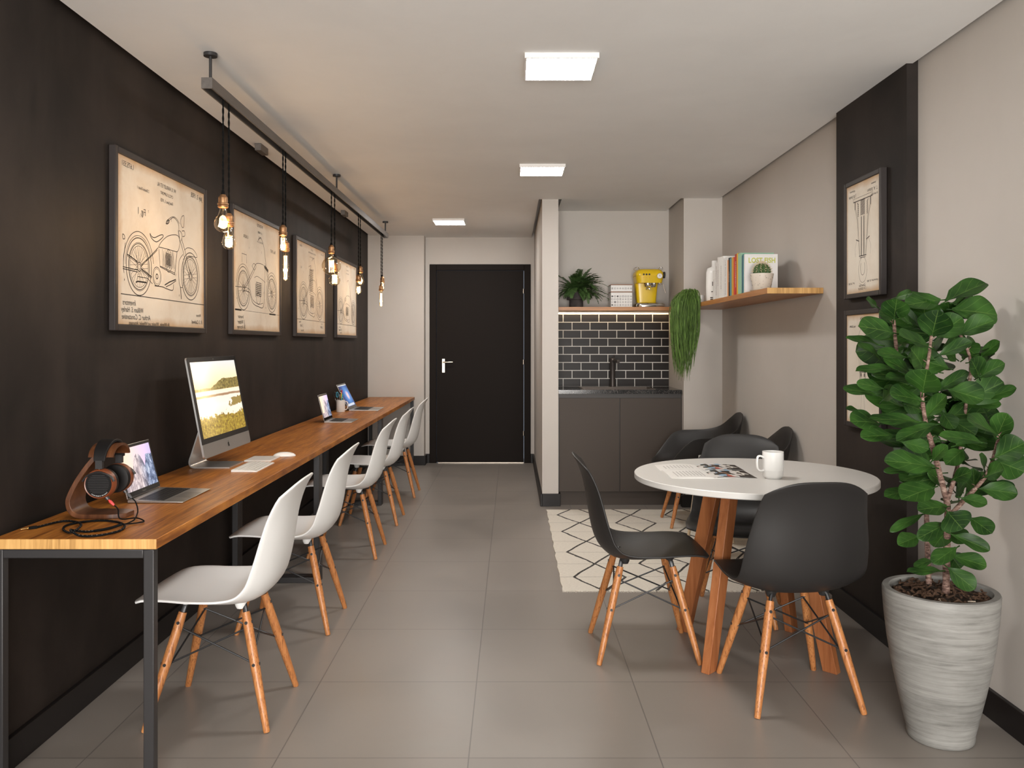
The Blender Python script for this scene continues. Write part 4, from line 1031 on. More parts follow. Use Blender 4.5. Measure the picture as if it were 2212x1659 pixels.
# fern
t = thing('potted_fern', 'bushy dark green fern in a stepped dark concrete pot on the niche shelf', 'potted plant', (.541, 7.17, SZ1))
bm = BM(); lathe(bm, [(0,0),(.0575,0),(.0585,.004),(.0585,.066),(.079,.068),(.082,.075),(.082,.138),(.079,.142),(.070,.142),(.068,.12),(0,.118)], (0,0,0), 40); obj('pot', bm, M['fern_pot'], t, ang=40)
bm = BM(); lathe(bm, [(0,.128),(.068,.124)], (0,0,0), 24); obj('soil', bm, M['soil'], t)
random.seed(11); bm = BM()
def fern_frond(az, L, el, droop):
    d = Vector((math.cos(az), math.sin(az), 0)); n = 26; p = Vector((.02*math.cos(az), .02*math.sin(az), .13)); pts = [p]; ang = el
    for i in range(n):
        ang -= droop/n; p = p+(d*math.cos(ang)+Vector((0,0,1))*math.sin(ang))*L/n; pts.append(p)
    for q in pts: q.x = min(.262, max(q.x, .385-.541)); q.y = min(q.y, .20); q.z = max(q.z, .012)
    tube(bm, pts, [.0016*(1-i/(n+3)) for i in range(n+1)], 4)
    s = Vector((-d.y, d.x, 0))
    for i in range(3, n):
        u = i/n; w_ = .037*math.sin(PI*min(1, (u*.85+.12)))**.7*(L/.28)
        t_ = (pts[i+1]-pts[i-1]).normalized(); up = s.cross(t_).normalized()
        for sg in (-1, 1):
            dr = (s*sg*.95+t_*.35+up*random.uniform(-.25,.05)).normalized()
            a = pts[i]; b = a+dr*w_; c_ = t_*L/n*.42
            mid = a.lerp(b, .5)
            if min(b.x, mid.x)+.541 < .376 or max(b.x, mid.x) > .275 or max(b.y, mid.y)+7.17 > 7.385: continue
            vs2 = [bm.verts.new(q) for q in (a-c_*.8, mid-c_*1.25, b, mid+c_*1.25, a+c_*.8)]
            bm.faces.new(vs2)
for i in range(230):
    az = random.uniform(-PI, PI); L = random.uniform(.18, .30); el = random.uniform(.3, 1.5)
    if math.cos(az) < -.3: L *= .62
    if math.sin(az) > .2: L *= .75
    if math.cos(az) > .1: L = min(L, .25)
    fern_frond(az, L, el, random.uniform(.7, 1.9))
fern_frond(-.35, .29, .95, 1.55); fern_frond(-.2, .29, .35, .95); fern_frond(-.5, .27, 1.15, 1.3); fern_frond(-2.6, .26, 1.1, 1.0); fern_frond(-.25, .30, .1, .7)
obj('fronds', bm, M['fern'], t, fix=False, ang=180)

# patterned storage boxes
def motif(bm, cx, cz, s, kind, y):
    T = lambda a, b: (cx+a*s, y, cz+b*s)
    q = .36
    if kind == 0:
        f = [(math.cos(2*PI*i/16)*q, math.sin(2*PI*i/16)*q) for i in range(17)]; ribbon(bm, f, .13, T, 1)
    elif kind == 1:
        f = [(-q,-q),(q,-q),(q,q),(-q,q),(-q,-q)]; ribbon(bm, f, .08, T, 1); ribbon(bm, [(-.2,-.1),(.2,-.1)], .07, T, 1); ribbon(bm, [(-.2,.12),(.2,.12)], .07, T, 1)
    elif kind == 2:
        for k in range(4): ribbon(bm, [(-q,-q+.24*k),(q,-q+.24*k)], .10, T, 1)
    elif kind == 3:
        ribbon(bm, [(-q,0),(0,q),(q,0),(0,-q),(-q,0)], .09, T, 1); ribbon(bm, [(-.15,0),(.15,0)], .12, T, 1)
    else:
        ribbon(bm, [(-q*.5,-q),(-q*.5,q)], .30, T, 1); ribbon(bm, [(q*.5,-q),(q*.5,q)], .30, T, 1)
random.seed(5)
bx0, bx1, by0, by1 = .825, 1.004, 7.10, 7.28
M['tin'] = mat('white_printed_tin', (0.78,0.77,0.75), 0.35); M['tin_rim'] = mat('brown_tin_rim', (0.30,0.12,0.05), 0.4)
for (za, zb, rowz, lb, grp) in ((SZ1, SZ1+.1335, [.022,.046,.070,.094], 'larger white patterned storage box with a brown rim, under the small box', 0), (SZ1+.1340, SZ1+.194, [.026], 'smaller white patterned box stacked on the larger box, beside the coffee machine', 1)):
    t = thing('storage_box', lb, 'box', (.9145, 7.19, za), 0, 'white patterned boxes on the niche shelf')
    bm = BM(); box(bm, bx0, bx1, by0, by1, za, zb-.006)
    obj('box_body', bm, [M['tin']], t, True, bev=.003)
    bm = BM()
    for r_ in rowz:
        for i in range(8): motif(bm, bx0+.012+.0223*i, za+r_, .019, random.choice((0,1,2,3,4,1,3)), by0-.0008)
    obj('printed_pattern', bm, [M['tin'], M['ink']], t, True, smooth=False, fix=False)
    bm = BM(); box(bm, bx0-.0015, bx1+.0015, by0-.0015, by1+.0015, zb-.006, zb); obj('box_lid', bm, M['tin_rim'], t, True, bev=.0015)

# coffee machine
t = thing('coffee_machine', 'yellow espresso machine with chrome base on the niche shelf', 'coffee machine', (1.150, 7.17, SZ1))
E = lambda px, py: ((px-HX)*.003863, EYE+(HY-py)*.003863)
def superbox(bm, cx, cy_, z0, z1, a0, b0, a1, b1, e=.35, rows=10, bulge=0.0, mi=0, topround=.0, seg=40, skew=0):
    rings = []
    for i in range(rows+1):
        u = i/rows; z = z0+(z1-z0)*u
        f = 1.0
        if topround and u > 1-topround: f = math.sqrt(max(0, 1-((u-(1-topround))/topround)**2))*.28+.72
        a, b = (a0+(a1-a0)*u+bulge*math.sin(PI*u))*f, (b0+(b1-b0)*u+bulge*math.sin(PI*u))*f
        rings.append([bm.verts.new((cx+skew*u+a*math.copysign(abs(math.cos(q))**e, math.cos(q)), cy_+b*math.copysign(abs(math.sin(q))**e, math.sin(q)), z)) for q in [2*PI*(j+.5)/seg for j in range(seg)]])
    for a, b in zip(rings, rings[1:]):
        for j in range(seg): bm.faces.new((a[j], a[(j+1)%seg], b[(j+1)%seg], b[j])).material_index = mi
    bm.faces.new(rings[-1]).material_index = mi; bm.faces.new(list(reversed(rings[0]))).material_index = mi
mx = E(1404, 0)[0]
bm = BM(); superbox(bm, mx, 7.17, SZ1, SZ1+.044, .124, .125, .118, .118, .45, 8, .004, topround=.35); obj('drip_base', bm, M['chrome'], t, True)
bm = BM(); superbox(bm, E(1399.5,0)[0], 7.215, SZ1+.0445, SZ1+.205, .080, .060, .096, .068, .35, 8); obj('machine_body', bm, M['yellow'], t, True)
bm = BM(); superbox(bm, E(1403,0)[0], 7.185, SZ1+.2055, SZ1+.262, .108, .115, .118, .125, .38, 6); superbox(bm, E(1403,0)[0], 7.185, SZ1+.2640, SZ1+.322, .1195, .1265, .112, .115, .38, 10, .002, topround=.75)
superbox(bm, E(1403,0)[0], 7.185, SZ1+.262, SZ1+.264, .115, .122, .115, .122, .38, 1)
obj('top_housing', bm, M['yellow'], t, True)
fyy = 7.06
for px_, py_ in ((1389,593.5),(1395,593.5),(1401,593.5)):
    x, z = E(px_, py_); bm = BM(); cyl(bm, (x, fyy-.006, z), (x, fyy+.02, z), .0075, seg=20); obj('button', bm, M['black'], t, True, bev=.001)
for px_ in (1389.3,1395.3,1401.3):
    x, z = E(px_, 599.6); bm = BM(); cyl(bm, (x, fyy+.0005, z), (x, fyy+.02, z), .0022, seg=10); obj('indicator_light', bm, M['red'], t, True)
x, z = E(1423, 597); bm = BM(); cyl(bm, (x, fyy-.007, z), (x, fyy+.03, z), .0225, seg=36, mi=1); cyl(bm, (x, fyy-.0085, z), (x, fyy-.0065, z), .019, seg=36); cyl(bm, (x, fyy-.0095, z), (x, fyy-.008, z), .003, seg=12, mi=2); box(bm, x-.001, x+.001, fyy-.0095, fyy-.0085, z, z+.013, 2)
obj('pressure_gauge', bm, [M['ceramic'], M['chrome'], M['ink']], t, True)
x, z = E(1403, 609); bm = BM()
lathe(bm, [(0,.004),(.030,.004),(.033,-.006),(.031,-.026),(.026,-.040),(.014,-.046),(0,-.046)], (x-.012, 7.12, z), 28)
tube(bm, [(x-.012,7.10,z-.032),(x-.004,7.03,z-.040),(x+.002,6.985,z-.043)], [.008,.009,.011], 14)
tube(bm, [(x-.012,7.12,z-.045),(x-.022,7.11,z-.058),(x-.024,7.11,z-.066)], .005, 8); tube(bm, [(x-.010,7.12,z-.045),(x+.002,7.11,z-.058),(x+.003,7.11,z-.066)], .005, 8)
lathe(bm, [(0,.004),(.018,.004),(.018,-.030),(.012,-.042),(0,-.042)], (x+.040, 7.12, z), 20)
obj('group_head', bm, M['chrome'], t, True)
bm = BM(); p = [E(1424,608), E(1427,614), E(1432,614), E(1434.5,624), E(1437,633)]; tube(bm, catmull([(q[0], 7.09, q[1]) for q in p], 5), .0032, 10); cyl(bm, (p[0][0],7.09,p[0][1]+.006), (p[0][0],7.09,p[0][1]-.018), .007, seg=14); obj('steam_wand', bm, M['nickel'], t, True)
x, z = E(1436, 593); bm = BM(); superbox(bm, x+.006, 7.16, z-.026, z+.026, .0065, .02, .0065, .02, .6, 8, .003); obj('side_knob', bm, M['black'], t, True)
bm = BM()
for sx in (-1, 1):
    c = E(1403,0)[0]+sx*.095; tube(bm, catmull([(c-sx*.02, 7.15, SZ1+.318),(c-sx*.005, 7.12, SZ1+.335),(c+sx*.012, 7.12, SZ1+.338),(c+sx*.025, 7.18, SZ1+.326),(c-sx*.02,7.26,SZ1+.318)], 5), .0022, 8)
obj('cup_rail', bm, M['chrome'], t, True)

# trailing plant
t = thing('trailing_plant', 'long grassy green plant in a small white pot, hanging over the shelf corner', 'potted plant', (1.400, 6.30, SZ1))
bm = BM(); lathe(bm, [(0,0),(.023,0),(.0238,.003),(.0238,.058),(.021,.058),(.021,.01),(0,.008)], (1.400,6.30,SZ1), 32); obj('pot', bm, M['ceramic'], t, True, ang=40)
random.seed(21); bm = BM()
for i in range(620):
    a = random.random(); 
    x0 = random.uniform(1.30, 1.376); y0 = random.uniform(6.22, 6.40)
    xe = random.uniform(1.20, 1.362); ye = random.uniform(6.15, 6.48)
    mxl = .56*(1-abs((xe-1.265)/.17)**1.6*.6)
    zl = SZ1-.02-mxl*random.uniform(.15, 1.0)
    top = SZ1+.055+random.uniform(-.01,.048)
    sh = -.012*random.random()
    q = catmull([(x0, y0, SZ1+.035), (x0*.55+xe*.45, y0*.6+ye*.4, top), (xe+.006, ye, SZ1-.015+random.uniform(0,.05)), (xe+random.uniform(-.012,.01), ye, (SZ1+zl)/2), (xe+random.uniform(-.02,.014)+(1.27-xe)*.35, ye+random.uniform(-.03,.03), zl)], 5)
    for v in q:
        if v.z < SZ1+.004 and v.x > 1.360: v.x = 1.360
    tube(bm, q, [.0021]*(len(q)-2)+[.0015,.0006], 4)
    if i % 2 == 0:
        for k in range(4, len(q)-2, 3):
            v = q[k]; d = Vector((random.uniform(-1,1)*.020, random.uniform(-1,1)*.018, -.030)); 
            if v.x+d.x < 1.362: tube(bm, [v, v+d*.6, v+d], [.0018,.0014,.0005], 3)
obj('strands', bm, M['grass'], t, True, fix=False, ang=180)

# ------------------------------------------------------------------ things on the wall shelf
t = thing('ceramic_bottle', 'white stoneware bottle with a grey printed picture, farthest on the wall shelf', 'bottle', (1.440, 6.03, SZ1))
bm = BM(); lathe(bm, [(0,0),(.058,0),(.062,.006),(.0645,.10),(.0625,.20),(.055,.232),(.028,.243),(.0245,.250),(.0245,.284),(.021,.287),(0,.285)], (1.440,6.03,SZ1), 40); obj('bottle_body', bm, M['ceramic'], t, True, ang=60)
bm = BM()
def wrap(a0, a1, z0, z1, r=.0652, n=6, mi=0):
    pr = None
    for i in range(n+1):
        a = math.radians(a0+(a1-a0)*i/n); p = (bm.verts.new((1.440+r*math.cos(a), 6.03+r*math.sin(a), SZ1+z0)), bm.verts.new((1.440+r*math.cos(a), 6.03+r*math.sin(a), SZ1+z1)))
        if pr: bm.faces.new((pr[0], p[0], p[1], pr[1])).material_index = mi
        pr = p
wrap(238, 262, .105, .135); wrap(225, 262, .020, .027); wrap(225, 250, .008, .014); wrap(232, 258, .062, .068)
obj('printed_picture', bm, M['ink2'], t, True, fix=False)
random.seed(9)
def book(px, py_h, y0, y1, col, lb, depth=.17, spine=None, titles=True, lean=0.0, x0=1.374):
    nm = 'book'
    t = thing(nm, lb, 'book', (x0+depth/2, (y0+y1)/2, SZ1), 0, 'upright books on the wall shelf')
    h = py_h; m = mat('book_cover', col, 0.45); bm = BM(); c = .0022
    sh = lambda z: lean*z
    def bx(xa, xb, ya, yb, za, zb, mi):
        n0 = len(bm.verts); box(bm, xa, xb, ya, yb, za, zb, mi); bm.verts.ensure_lookup_table()
        for v in list(bm.verts)[n0:]: v.co.y += sh(v.co.z-SZ1)
    bx(x0, x0+depth, y0, y0+c, SZ1, SZ1+h, 0); bx(x0, x0+depth, y1-c, y1, SZ1, SZ1+h, 0); bx(x0, x0+c, y0+c, y1-c, SZ1, SZ1+h, 0)
    obj('cover', bm, m, t, True, smooth=False)
    bm = BM(); bx(x0+c+.0003, x0+depth-.003, y0+c+.0003, y1-c-.0003, SZ1+.003, SZ1+h-.003, 0); obj('page_block', bm, M['page'], t, True, smooth=False)
    if spine:
        bm = BM()
        mid = (y0+y1)/2; L = h*.55
        add_text(bm, spine[0], min((y1-y0)*.75, .022), frame_mx((x0-.0006, mid+sh(h*.5), SZ1+h*.5), (0,0,-1), (0,1,0)) if True else None, 0)
        obj('spine_title', bm, mat('spine_ink', spine[1], 0.5), t, True, smooth=False, fix=False)
    return t
W_ = (.76,.75,.72)
book(0, .198, 5.760, 5.818, W_, 'lowest white book, beside the stoneware bottle', .16, ('DESIGN', (.3,.25,.25)))
book(0, .246, 5.694, 5.752, (.70,.68,.65), 'tall grey-white book with vertical lettering, right of the lowest white book', .17, ('AMERICAN HOUSES', (.12,.1,.1)))
book(0, .275, 5.654, 5.690, (.72,.70,.67), 'thin white book, left neighbour of the thickest white book', .20, ('INTERIORS', (.25,.2,.2)))
book(0, .270, 5.530, 5.650, W_, 'thickest white book on the wall shelf', .20, ('ARCHITECTURE', (.15,.13,.13)))
book(0, .252, 5.432, 5.524, (.73,.73,.72), 'white book with a pale blue head, left of the orange spine', .19, ('THE BOOK OF ROOMS', (.12,.12,.12)))
book(0, .232, 5.404, 5.428, (.80,.33,.10), 'orange-spined book, left of the black one', .17)
book(0, .243, 5.366, 5.400, (.012,.015,.025), 'black book between the orange and the blue-green spine', .18, ('NIGHT', (.6,.6,.6)))
book(0, .237, 5.325, 5.362, (.10,.28,.32), 'blue-green book right of the black one', .18)
book(0, .238, 5.280, 5.321, (.62,.33,.03), 'shorter ochre-yellow book, left of the two red ones', .18)
book(0, .236, 5.248, 5.276, (.60,.045,.02), 'plain bright red book, right of the shorter yellow one', .18)
book(0, .249, 5.206, 5.244, (.42,.02,.02), 'dark red book with white lettering down its spine', .18, ('PHOTOGRAPHY', (.8,.8,.8)))
book(0, .251, 5.176, 5.202, (.72,.42,.02), 'taller yellow book beside the pale green one', .18)
book(0, .246, 5.110, 5.172, (.30,.52,.36), 'pale green wide book, its top edge showing behind the white cover', .20)
book(0, .226, 5.070, 5.080, (.02,.05,.18), 'thin navy book sticking out behind the white front cover', .206, x0=1.374)
book(0, .232, 5.048, 5.066, (.01,.20,.19), 'thin teal book right behind the white front cover', .18)
t = book(0, .2285, 5.018, 5.044, (.74,.73,.72), 'white book facing front, titled LOST FISH, behind the cactus', .193)
bm = BM(); add_text(bm, 'LOST FISH', .042, frame_mx((1.374+.100, 5.0172, SZ1+.190), (.84,0,0), (0,0,1)), 0, off=.0011)
obj('cover_title', bm, mat('lime_ink', (0.50,0.52,0.08), 0.5), t, True, smooth=False, fix=False)
bm = BM(); box(bm, 1.374+.035, 1.374+.165, 5.0170, 5.0178, SZ1+.2175, SZ1+.2185); obj('cover_line', bm, mat('pale_ink', (0.6,0.6,0.45), 0.5), t, True, smooth=False)

t = thing('potted_cactus', 'round spiny cactus in a cream dotted pot before the white book', 'potted plant', (1.4345, 4.885, SZ1))
bm = BM(); lathe(bm, [(0,0),(.058,0),(.066,.006),(.067,.008),(.056,.007),(0,.004)], (0,0,0), 40); obj('saucer', bm, mat('cream_ceramic', (0.62,0.56,0.48), 0.5), t)
bm = BM(); lathe(bm, [(0,.0075),(.046,.0075),(.049,.012),(.0655,.098),(.0655,.101),(.062,.101),(.060,.085),(0,.083)], (0,0,0), 44)
random.seed(2)
for k in range(90):
    a = random.uniform(0, 2*PI); z = random.uniform(.018, .094); r = .049+(.0655-.049)*(z-.012)/.086+.0002
    n_ = Vector((math.cos(a), math.sin(a), -.18)).normalized(); p = Vector((r*math.cos(a), r*math.sin(a), z)); s_ = random.uniform(.0010,.0020)
    cyl(bm, p-n_*.0005, p+n_*.0005, s_, seg=7, mi=1)
obj('pot', bm, [mat('dotted_cream_glaze', (0.66,0.60,0.52), 0.45), M['ink']], t, ang=40)
bm = BM(); rings = []; nseg = 64
for i in range(17):
    ph = -PI/2+PI*i/16; ring = []
    for j in range(nseg):
        a = 2*PI*j/nseg; r = .047*(1+.07*math.cos(a*13)); ring.append(bm.verts.new((r*math.cos(ph)*math.cos(a), r*math.cos(ph)*math.sin(a), .115+.047*math.sin(ph))))
    rings.append(ring)
for a, b in zip(rings, rings[1:]):
    for j in range(nseg): bm.faces.new((a[j], a[(j+1)%nseg], b[(j+1)%nseg], b[j]))
obj('cactus_ball', bm, M['cactus'], t)
bm = BM()
for i in range(13):
    a = 2*PI*i/13
    for k in range(1, 8):
        ph = -.25+k*.24
        n_ = Vector((math.cos(ph)*math.cos(a), math.cos(ph)*math.sin(a), math.sin(ph))); p = Vector((0,0,.115))+n_*.0505
        for q in range(7):
            d = (n_+Vector((random.uniform(-1,1), random.uniform(-1,1), random.uniform(-1,1)))*.9).normalized(); tube(bm, [p, p+d*random.uniform(.007,.014)], [.0006,.0003], 3)
obj('spines', bm, M['spine'], t)

# ------------------------------------------------------------------ big fig tree
PX, PY = 1.414, 2.81
t = thing('potted_fig_tree', 'tall fiddle-leaf fig in a large grey cement pot, right foreground', 'potted tree', (PX, PY, 0))
bm = BM(); lathe(bm, [(0,0),(.098,0),(.102,.004),(.104,.016),(.103,.022),(.116,.08),(.134,.16),(.150,.24),(.163,.32),(.172,.40),(.1765,.46),(.1775,.484),(.175,.490),(.156,.490),(.152,.482),(.150,.44),(0,.44)], (PX,PY,0), 96); obj('pot', bm, M['pot'], t, True, ang=50)
bm = BM(); random.seed(4); R2 = []
for i in range(9):
    r = .1515*i/8
    R2.append([bm.verts.new((PX+r*math.cos(2*PI*j/36), PY+r*math.sin(2*PI*j/36), .468+.012*(1-i/8)+(random.uniform(-.004,.004) if i else 0))) for j in (range(36) if i else [0])])
for i in range(8):
    for j in range(36):
        q = [R2[i][j % len(R2[i])], R2[i][(j+1) % len(R2[i])], R2[i+1][(j+1)%36], R2[i+1][j]]; u = []
        for v in q:
            if v not in u: u.append(v)
        bm.faces.new(u)
for k in range(160):
    a = random.uniform(0,2*PI); r = .14*math.sqrt(random.random()); p = Vector((PX+r*math.cos(a), PY+r*math.sin(a), .482+.008*(1-r/.14))); d = Vector((random.uniform(-1,1),random.uniform(-1,1),random.uniform(-.3,.4))).normalized()*random.uniform(.006,.016)
    tube(bm, [p-d, p+d], [.002,.004], 5, mi=1 if k > 2 else 2)
obj('soil', bm, [M['soil'], mat('bark_chips', (0.07,0.035,0.018), 0.9), mat('white_pebble', (0.6,0.5,0.4), 0.8)], t, True)
def z6(zx, zy, Y): return at(1820+zx/4.88, 620+zy/4.88, Y)
def z7(zx, zy, Y): return at(1840+zx/4.148, 940+zy/4.148, Y)
bm = BM()
trunks = [([z7(690,1330,2.86), z7(680,1100,2.86), z7(672,800,2.87), z7(655,400,2.88), z7(630,200,2.88), z6(600,880,2.86), z6(565,630,2.78), z6(540,345,2.74)], (.0095,.005)),
          ([z7(842,1420,2.78), z7(850,1100,2.78), z7(856,850,2.77), z7(858,640,2.76), z7(822,480,2.73), z7(765,260,2.69), z7(700,20,2.66), z6(920,1600,2.66), z6(875,1420,2.65), z6(840,1110,2.64), z6(900,800,2.66), z6(935,520,2.70)], (.0115,.0045)),
          ([z7(875,720,2.77), z7(1010,580,2.76), z7(1190,380,2.72), z7(1270,200,2.68), z7(1310,20,2.65), z6(1640,1570,2.63)], (.0075,.0045)),
          ([z7(850,600,2.76), z7(915,400,2.80), z7(960,200,2.84), z6(1300,1250,2.85), z6(1350,800,2.86), z6(1240,500,2.86), z6(1130,330,2.88)], (.0075,.004))]
tip_pts = []
for pts, (ra, rb) in trunks:
    q = catmull(pts, 5); n = len(q)
    tube(bm, q, [(ra+(rb-ra)*i/(n-1))*(1+.07*math.sin(i*2.1)) for i in range(n)], 12); tip_pts += q
    for k in range(2, n, 2):
        d = Vector((random.uniform(-1,1), random.uniform(-1,1), .5)).normalized(); tube(bm, [q[k]+d*.004, q[k]+d*(.018)], [.0018,.0006], 4)
obj('trunk', bm, M['trunk'], t, True)
bm = BM(); uvl = bm.loops.layers.uv.verify()
def fig_leaf(b, tp, w_, roll=0.0, cup=.25, bend=.10):
    L = (tp-b).length; d = (tp-b).normalized()
    view = (Vector((0,0,EYE))-b).normalized()
    n0 = (view*.95+Vector((0,0,1))*.55+Vector((random.uniform(-.2,.2), random.uniform(-.2,.2), 0))).normalized()
    n0 = (n0-d*n0.dot(d)).normalized(); s = d.cross(n0).normalized()
    R_ = Matrix.Rotation(roll, 3, d); n0 = R_ @ n0; s = R_ @ s
    nu, nv = 16, 8; rows = []; ph = random.uniform(0, 6)
    for i in range(nu+1):
        u = math.sin(PI/2*i/nu)*.6+.4*i/nu
        if u > .62: pr = math.sqrt(max(0, 1-((u-.62)/.38)**2))*(1-.10*max(0, u-.9)/.1)
        else: q_ = u/.62; pr = .10+.36*min(1, q_/.35)**1.2+.54*(max(0, q_-.2)/.8)**1.15*(2-max(0, q_-.2)/.8)**.9
        pr = min(pr, 1.0)
        if i == nu: pr = .04
        row = []
        for j in range(nv+1):
            v = -1+2*j/nv
            z = -bend*L*(u*u)+cup*abs(v)*w_*pr*.5+.028*L*math.sin(u*9+ph)*abs(v)**2
            row.append(bm.verts.new(b+d*(u*L)+s*(v*w_*.5*pr)+n0*(z+bend*L*.35*u)))
        rows.append(row)
    for i in range(nu):
        for j in range(nv):
            f = bm.faces.new((rows[i][j], rows[i][j+1], rows[i+1][j+1], rows[i+1][j]))
            for l, (a, c_) in zip(f.loops, ((i, j), (i, j+1), (i+1, j+1), (i+1, j))): l[uvl].uv = (a/nu, c_/nv)
    tube(bm, [b-d*.018, b+d*.01], [.0022,.0018], 5)
LV6 = [(545,485,170,395,215,2.62),(540,345,575,115,230,2.70),(370,215,245,120,90,2.85),(560,115,740,60,95,2.85),(660,290,775,140,100,2.9),(720,390,590,250,100,2.72),(850,325,885,120,250,2.85),(1130,340,1110,150,210,2.92),(940,520,1010,240,280,2.68),(1240,345,1355,158,140,2.95),
 (1000,530,1265,305,230,2.8),(1235,500,1600,330,200,2.78),(925,640,590,490,225,2.6),(400,610,38,510,85,2.65),(430,790,188,575,95,2.75),(1020,725,1375,560,140,2.7),(670,740,385,670,115,2.68),(850,850,735,635,270,2.66),(740,930,445,730,120,2.70),(560,870,138,850,110,2.72),
 (845,1110,890,865,300,2.58),(720,980,468,930,115,2.68),(430,1070,152,1005,105,2.6),(370,1130,2,1060,125,2.66),(832,1200,515,1110,230,2.57),(1440,950,1370,755,190,2.7),(1440,950,1710,790,160,2.72),(1450,740,1668,563,115,2.85),(1520,1040,1815,900,90,2.85),(1120,1080,1510,1190,260,2.68),
 (1490,1180,1850,1055,130,2.8),(395,1440,92,1390,220,2.62),(835,1420,268,1370,150,2.6),(195,1300,40,1280,80,2.75),(545,1560,185,1570,165,2.6),(1000,1450,562,1590,160,2.58),(1480,1640,1028,1540,120,2.65),(1640,1565,1332,1370,215,2.55),(1620,1600,1735,1325,190,2.62),(880,1370,1105,1125,150,2.66),(1000,1100,1335,875,140,2.75),
 (1300,1250,1690,1220,120,2.82),(1250,600,1420,720,170,2.88),(1470,780,1610,700,110,2.9),(600,700,700,560,140,2.85),(1200,760,1050,640,160,2.84),(1290,1000,1180,1180,170,2.84),(640,1230,850,1300,150,2.76),(420,1200,560,1050,140,2.74),(1150,1400,1420,1560,180,2.74),(1060,1330,1180,1500,150,2.74)]
LV7 = [(740,290,305,205,180,2.6),(560,320,285,312,72,2.72),(720,230,852,88,95,2.62),(1200,372,1368,300,165,2.6),(1190,350,1148,165,110,2.66),(520,500,292,535,105,2.75),(735,470,435,565,215,2.66),(850,640,592,660,150,2.7),(1150,480,1505,520,150,2.7),(980,560,1225,620,110,2.68),(860,690,1000,850,230,2.6),(1060,740,1270,880,165,2.7),
 (850,790,585,930,130,2.62),(592,910,415,975,130,2.72),(640,710,342,850,75,2.76),(900,890,1258,1035,120,2.66),(935,1010,725,1140,130,2.62),(900,1080,1225,1175,140,2.68),(820,1215,482,1212,75,2.74),(730,1115,556,1172,65,2.76),(865,1190,1115,1390,150,2.62),(1290,200,1560,60,210,2.6),(1290,230,1560,330,220,2.62),(860,850,735,985,160,2.78),(870,860,1035,960,150,2.80),
 (900,400,1068,320,110,2.74),(870,1050,980,1200,150,2.8),(640,420,440,400,90,2.84),(830,450,700,330,110,2.8),(1100,560,1090,300,120,2.82),(960,560,960,420,120,2.82),(1250,420,1430,560,180,2.74),(450,60,700,120,120,2.66),(1000,130,840,260,130,2.8),(1020,60,1220,110,140,2.8)]
def push(b, tp, w_, **k):
    if max(b.x, tp.x) < 1.658: fig_leaf(b, tp, w_, **k)
for fn, LV, sc in ((z6, LV6, 4.88), (z7, LV7, 4.148)):
    for bx_, by_, tx_, ty_, wp, Y in LV:
        b = fn(bx_, by_, Y+.03); tp = fn(tx_, ty_, Y-.03); tp = b.lerp(tp, .95)
        push(b, tp, wp/sc*Y/F*1.24, roll=random.uniform(-.3,.3), cup=random.uniform(.15,.4), bend=random.uniform(.03,.16))
random.seed(31)
for k in range(110):                                  # leaves deeper in the crown
    u = random.random(); zc = .80+.62*u+random.uniform(-.05,.05); a = random.uniform(-.2, PI+.2)
    r0 = .05; b = Vector((1.41+r0*math.cos(a)+random.uniform(-.05,.10), 2.84+r0*math.sin(a)*.6, zc)); L = random.uniform(.11,.16)*(1 if zc > .95 else .8)
    tp = b+Vector((math.cos(a)*L, math.sin(a)*L*.8, random.uniform(-.03,.07)))
    push(b, tp, L*.72, roll=random.uniform(-.5,.5))
obj('foliage', bm, M['fig_leaf'], t, True, fix=False, ang=60)

# ------------------------------------------------------------------ on the desks
# large all-in-one computer
t = thing('desktop_computer', 'large all-in-one desktop computer showing a sunset lake, on the near desk', 'computer', (-1.38, 3.986, DT))
yc, hwid = 3.986, .3215
B0, T0 = Vector((-1.323, 0, .800)), Vector((-1.404, 0, 1.237)); U_ = (T0-B0).normalized(); Nn = Vector((U_.z, 0, -U_.x)); HH = (T0-B0).length
def sp(u, v, n=0): return B0+U_*(v*HH)+Nn*n+Vector((0, yc-hwid+2*hwid*u, 0))
def rbox(bm, u0, u1, v0, v1, n0, n1, rc=0, mi=0, corners=(1,1,1,1)):
    pts = []
    cr = rc/(2*hwid), rc/HH
    for (cu, cv, a0, on_) in ((u0, v0, 180, corners[0]), (u1, v0, 270, corners[1]), (u1, v1, 0, corners[2]), (u0, v1, 90, corners[3])):
        if rc and on_:
            ku = cu+(cr[0] if cu == u0 else -cr[0]); kv = cv+(cr[1] if cv == v0 else -cr[1])
            for i in range(6):
                a = math.radians(a0+90*i/5); pts.append(sp(ku+cr[0]*math.cos(a), kv+cr[1]*math.sin(a), n0))
        else: pts.append(sp(cu, cv, n0))
    poly_prism(bm, pts, Nn*(n1-n0), mi)
bm = BM(); rbox(bm, 0, 1, 0, 1, -.008, -.0005, .012)
rings = []
for k, (s_, n_) in enumerate(((.97,-.008),(.80,-.022),(.5,-.034),(.2,-.040))):
    ring = [sp(.5+.5*s_*math.copysign(abs(math.cos(a))**.5, math.cos(a)), .5+.48*s_*math.copysign(abs(math.sin(a))**.5, math.sin(a)), n_) for a in [2*PI*j/32 for j in range(32)]]
    rings.append([bm.verts.new(p) for p in ring])
for a, b in zip(rings, rings[1:]):
    for j in range(32): bm.faces.new((a[j], a[(j+1)%32], b[(j+1)%32], b[j]))
bm.faces.new(rings[-1])
case = obj('computer_case', bm, M['alu'], t, True)
bm = BM(); rbox(bm, .0, 1, 0.002, .136, -.0004, .0008, .012, corners=(1,1,0,0)); chin = obj('chin', bm, M['alu'], t, True)
bm = BM()                                                # fruit emblem on the chin
cc = sp(.5, .068, .0012); ux = Vector((0,1,0))
def ap(a, b): return cc+ux*a+U_*b
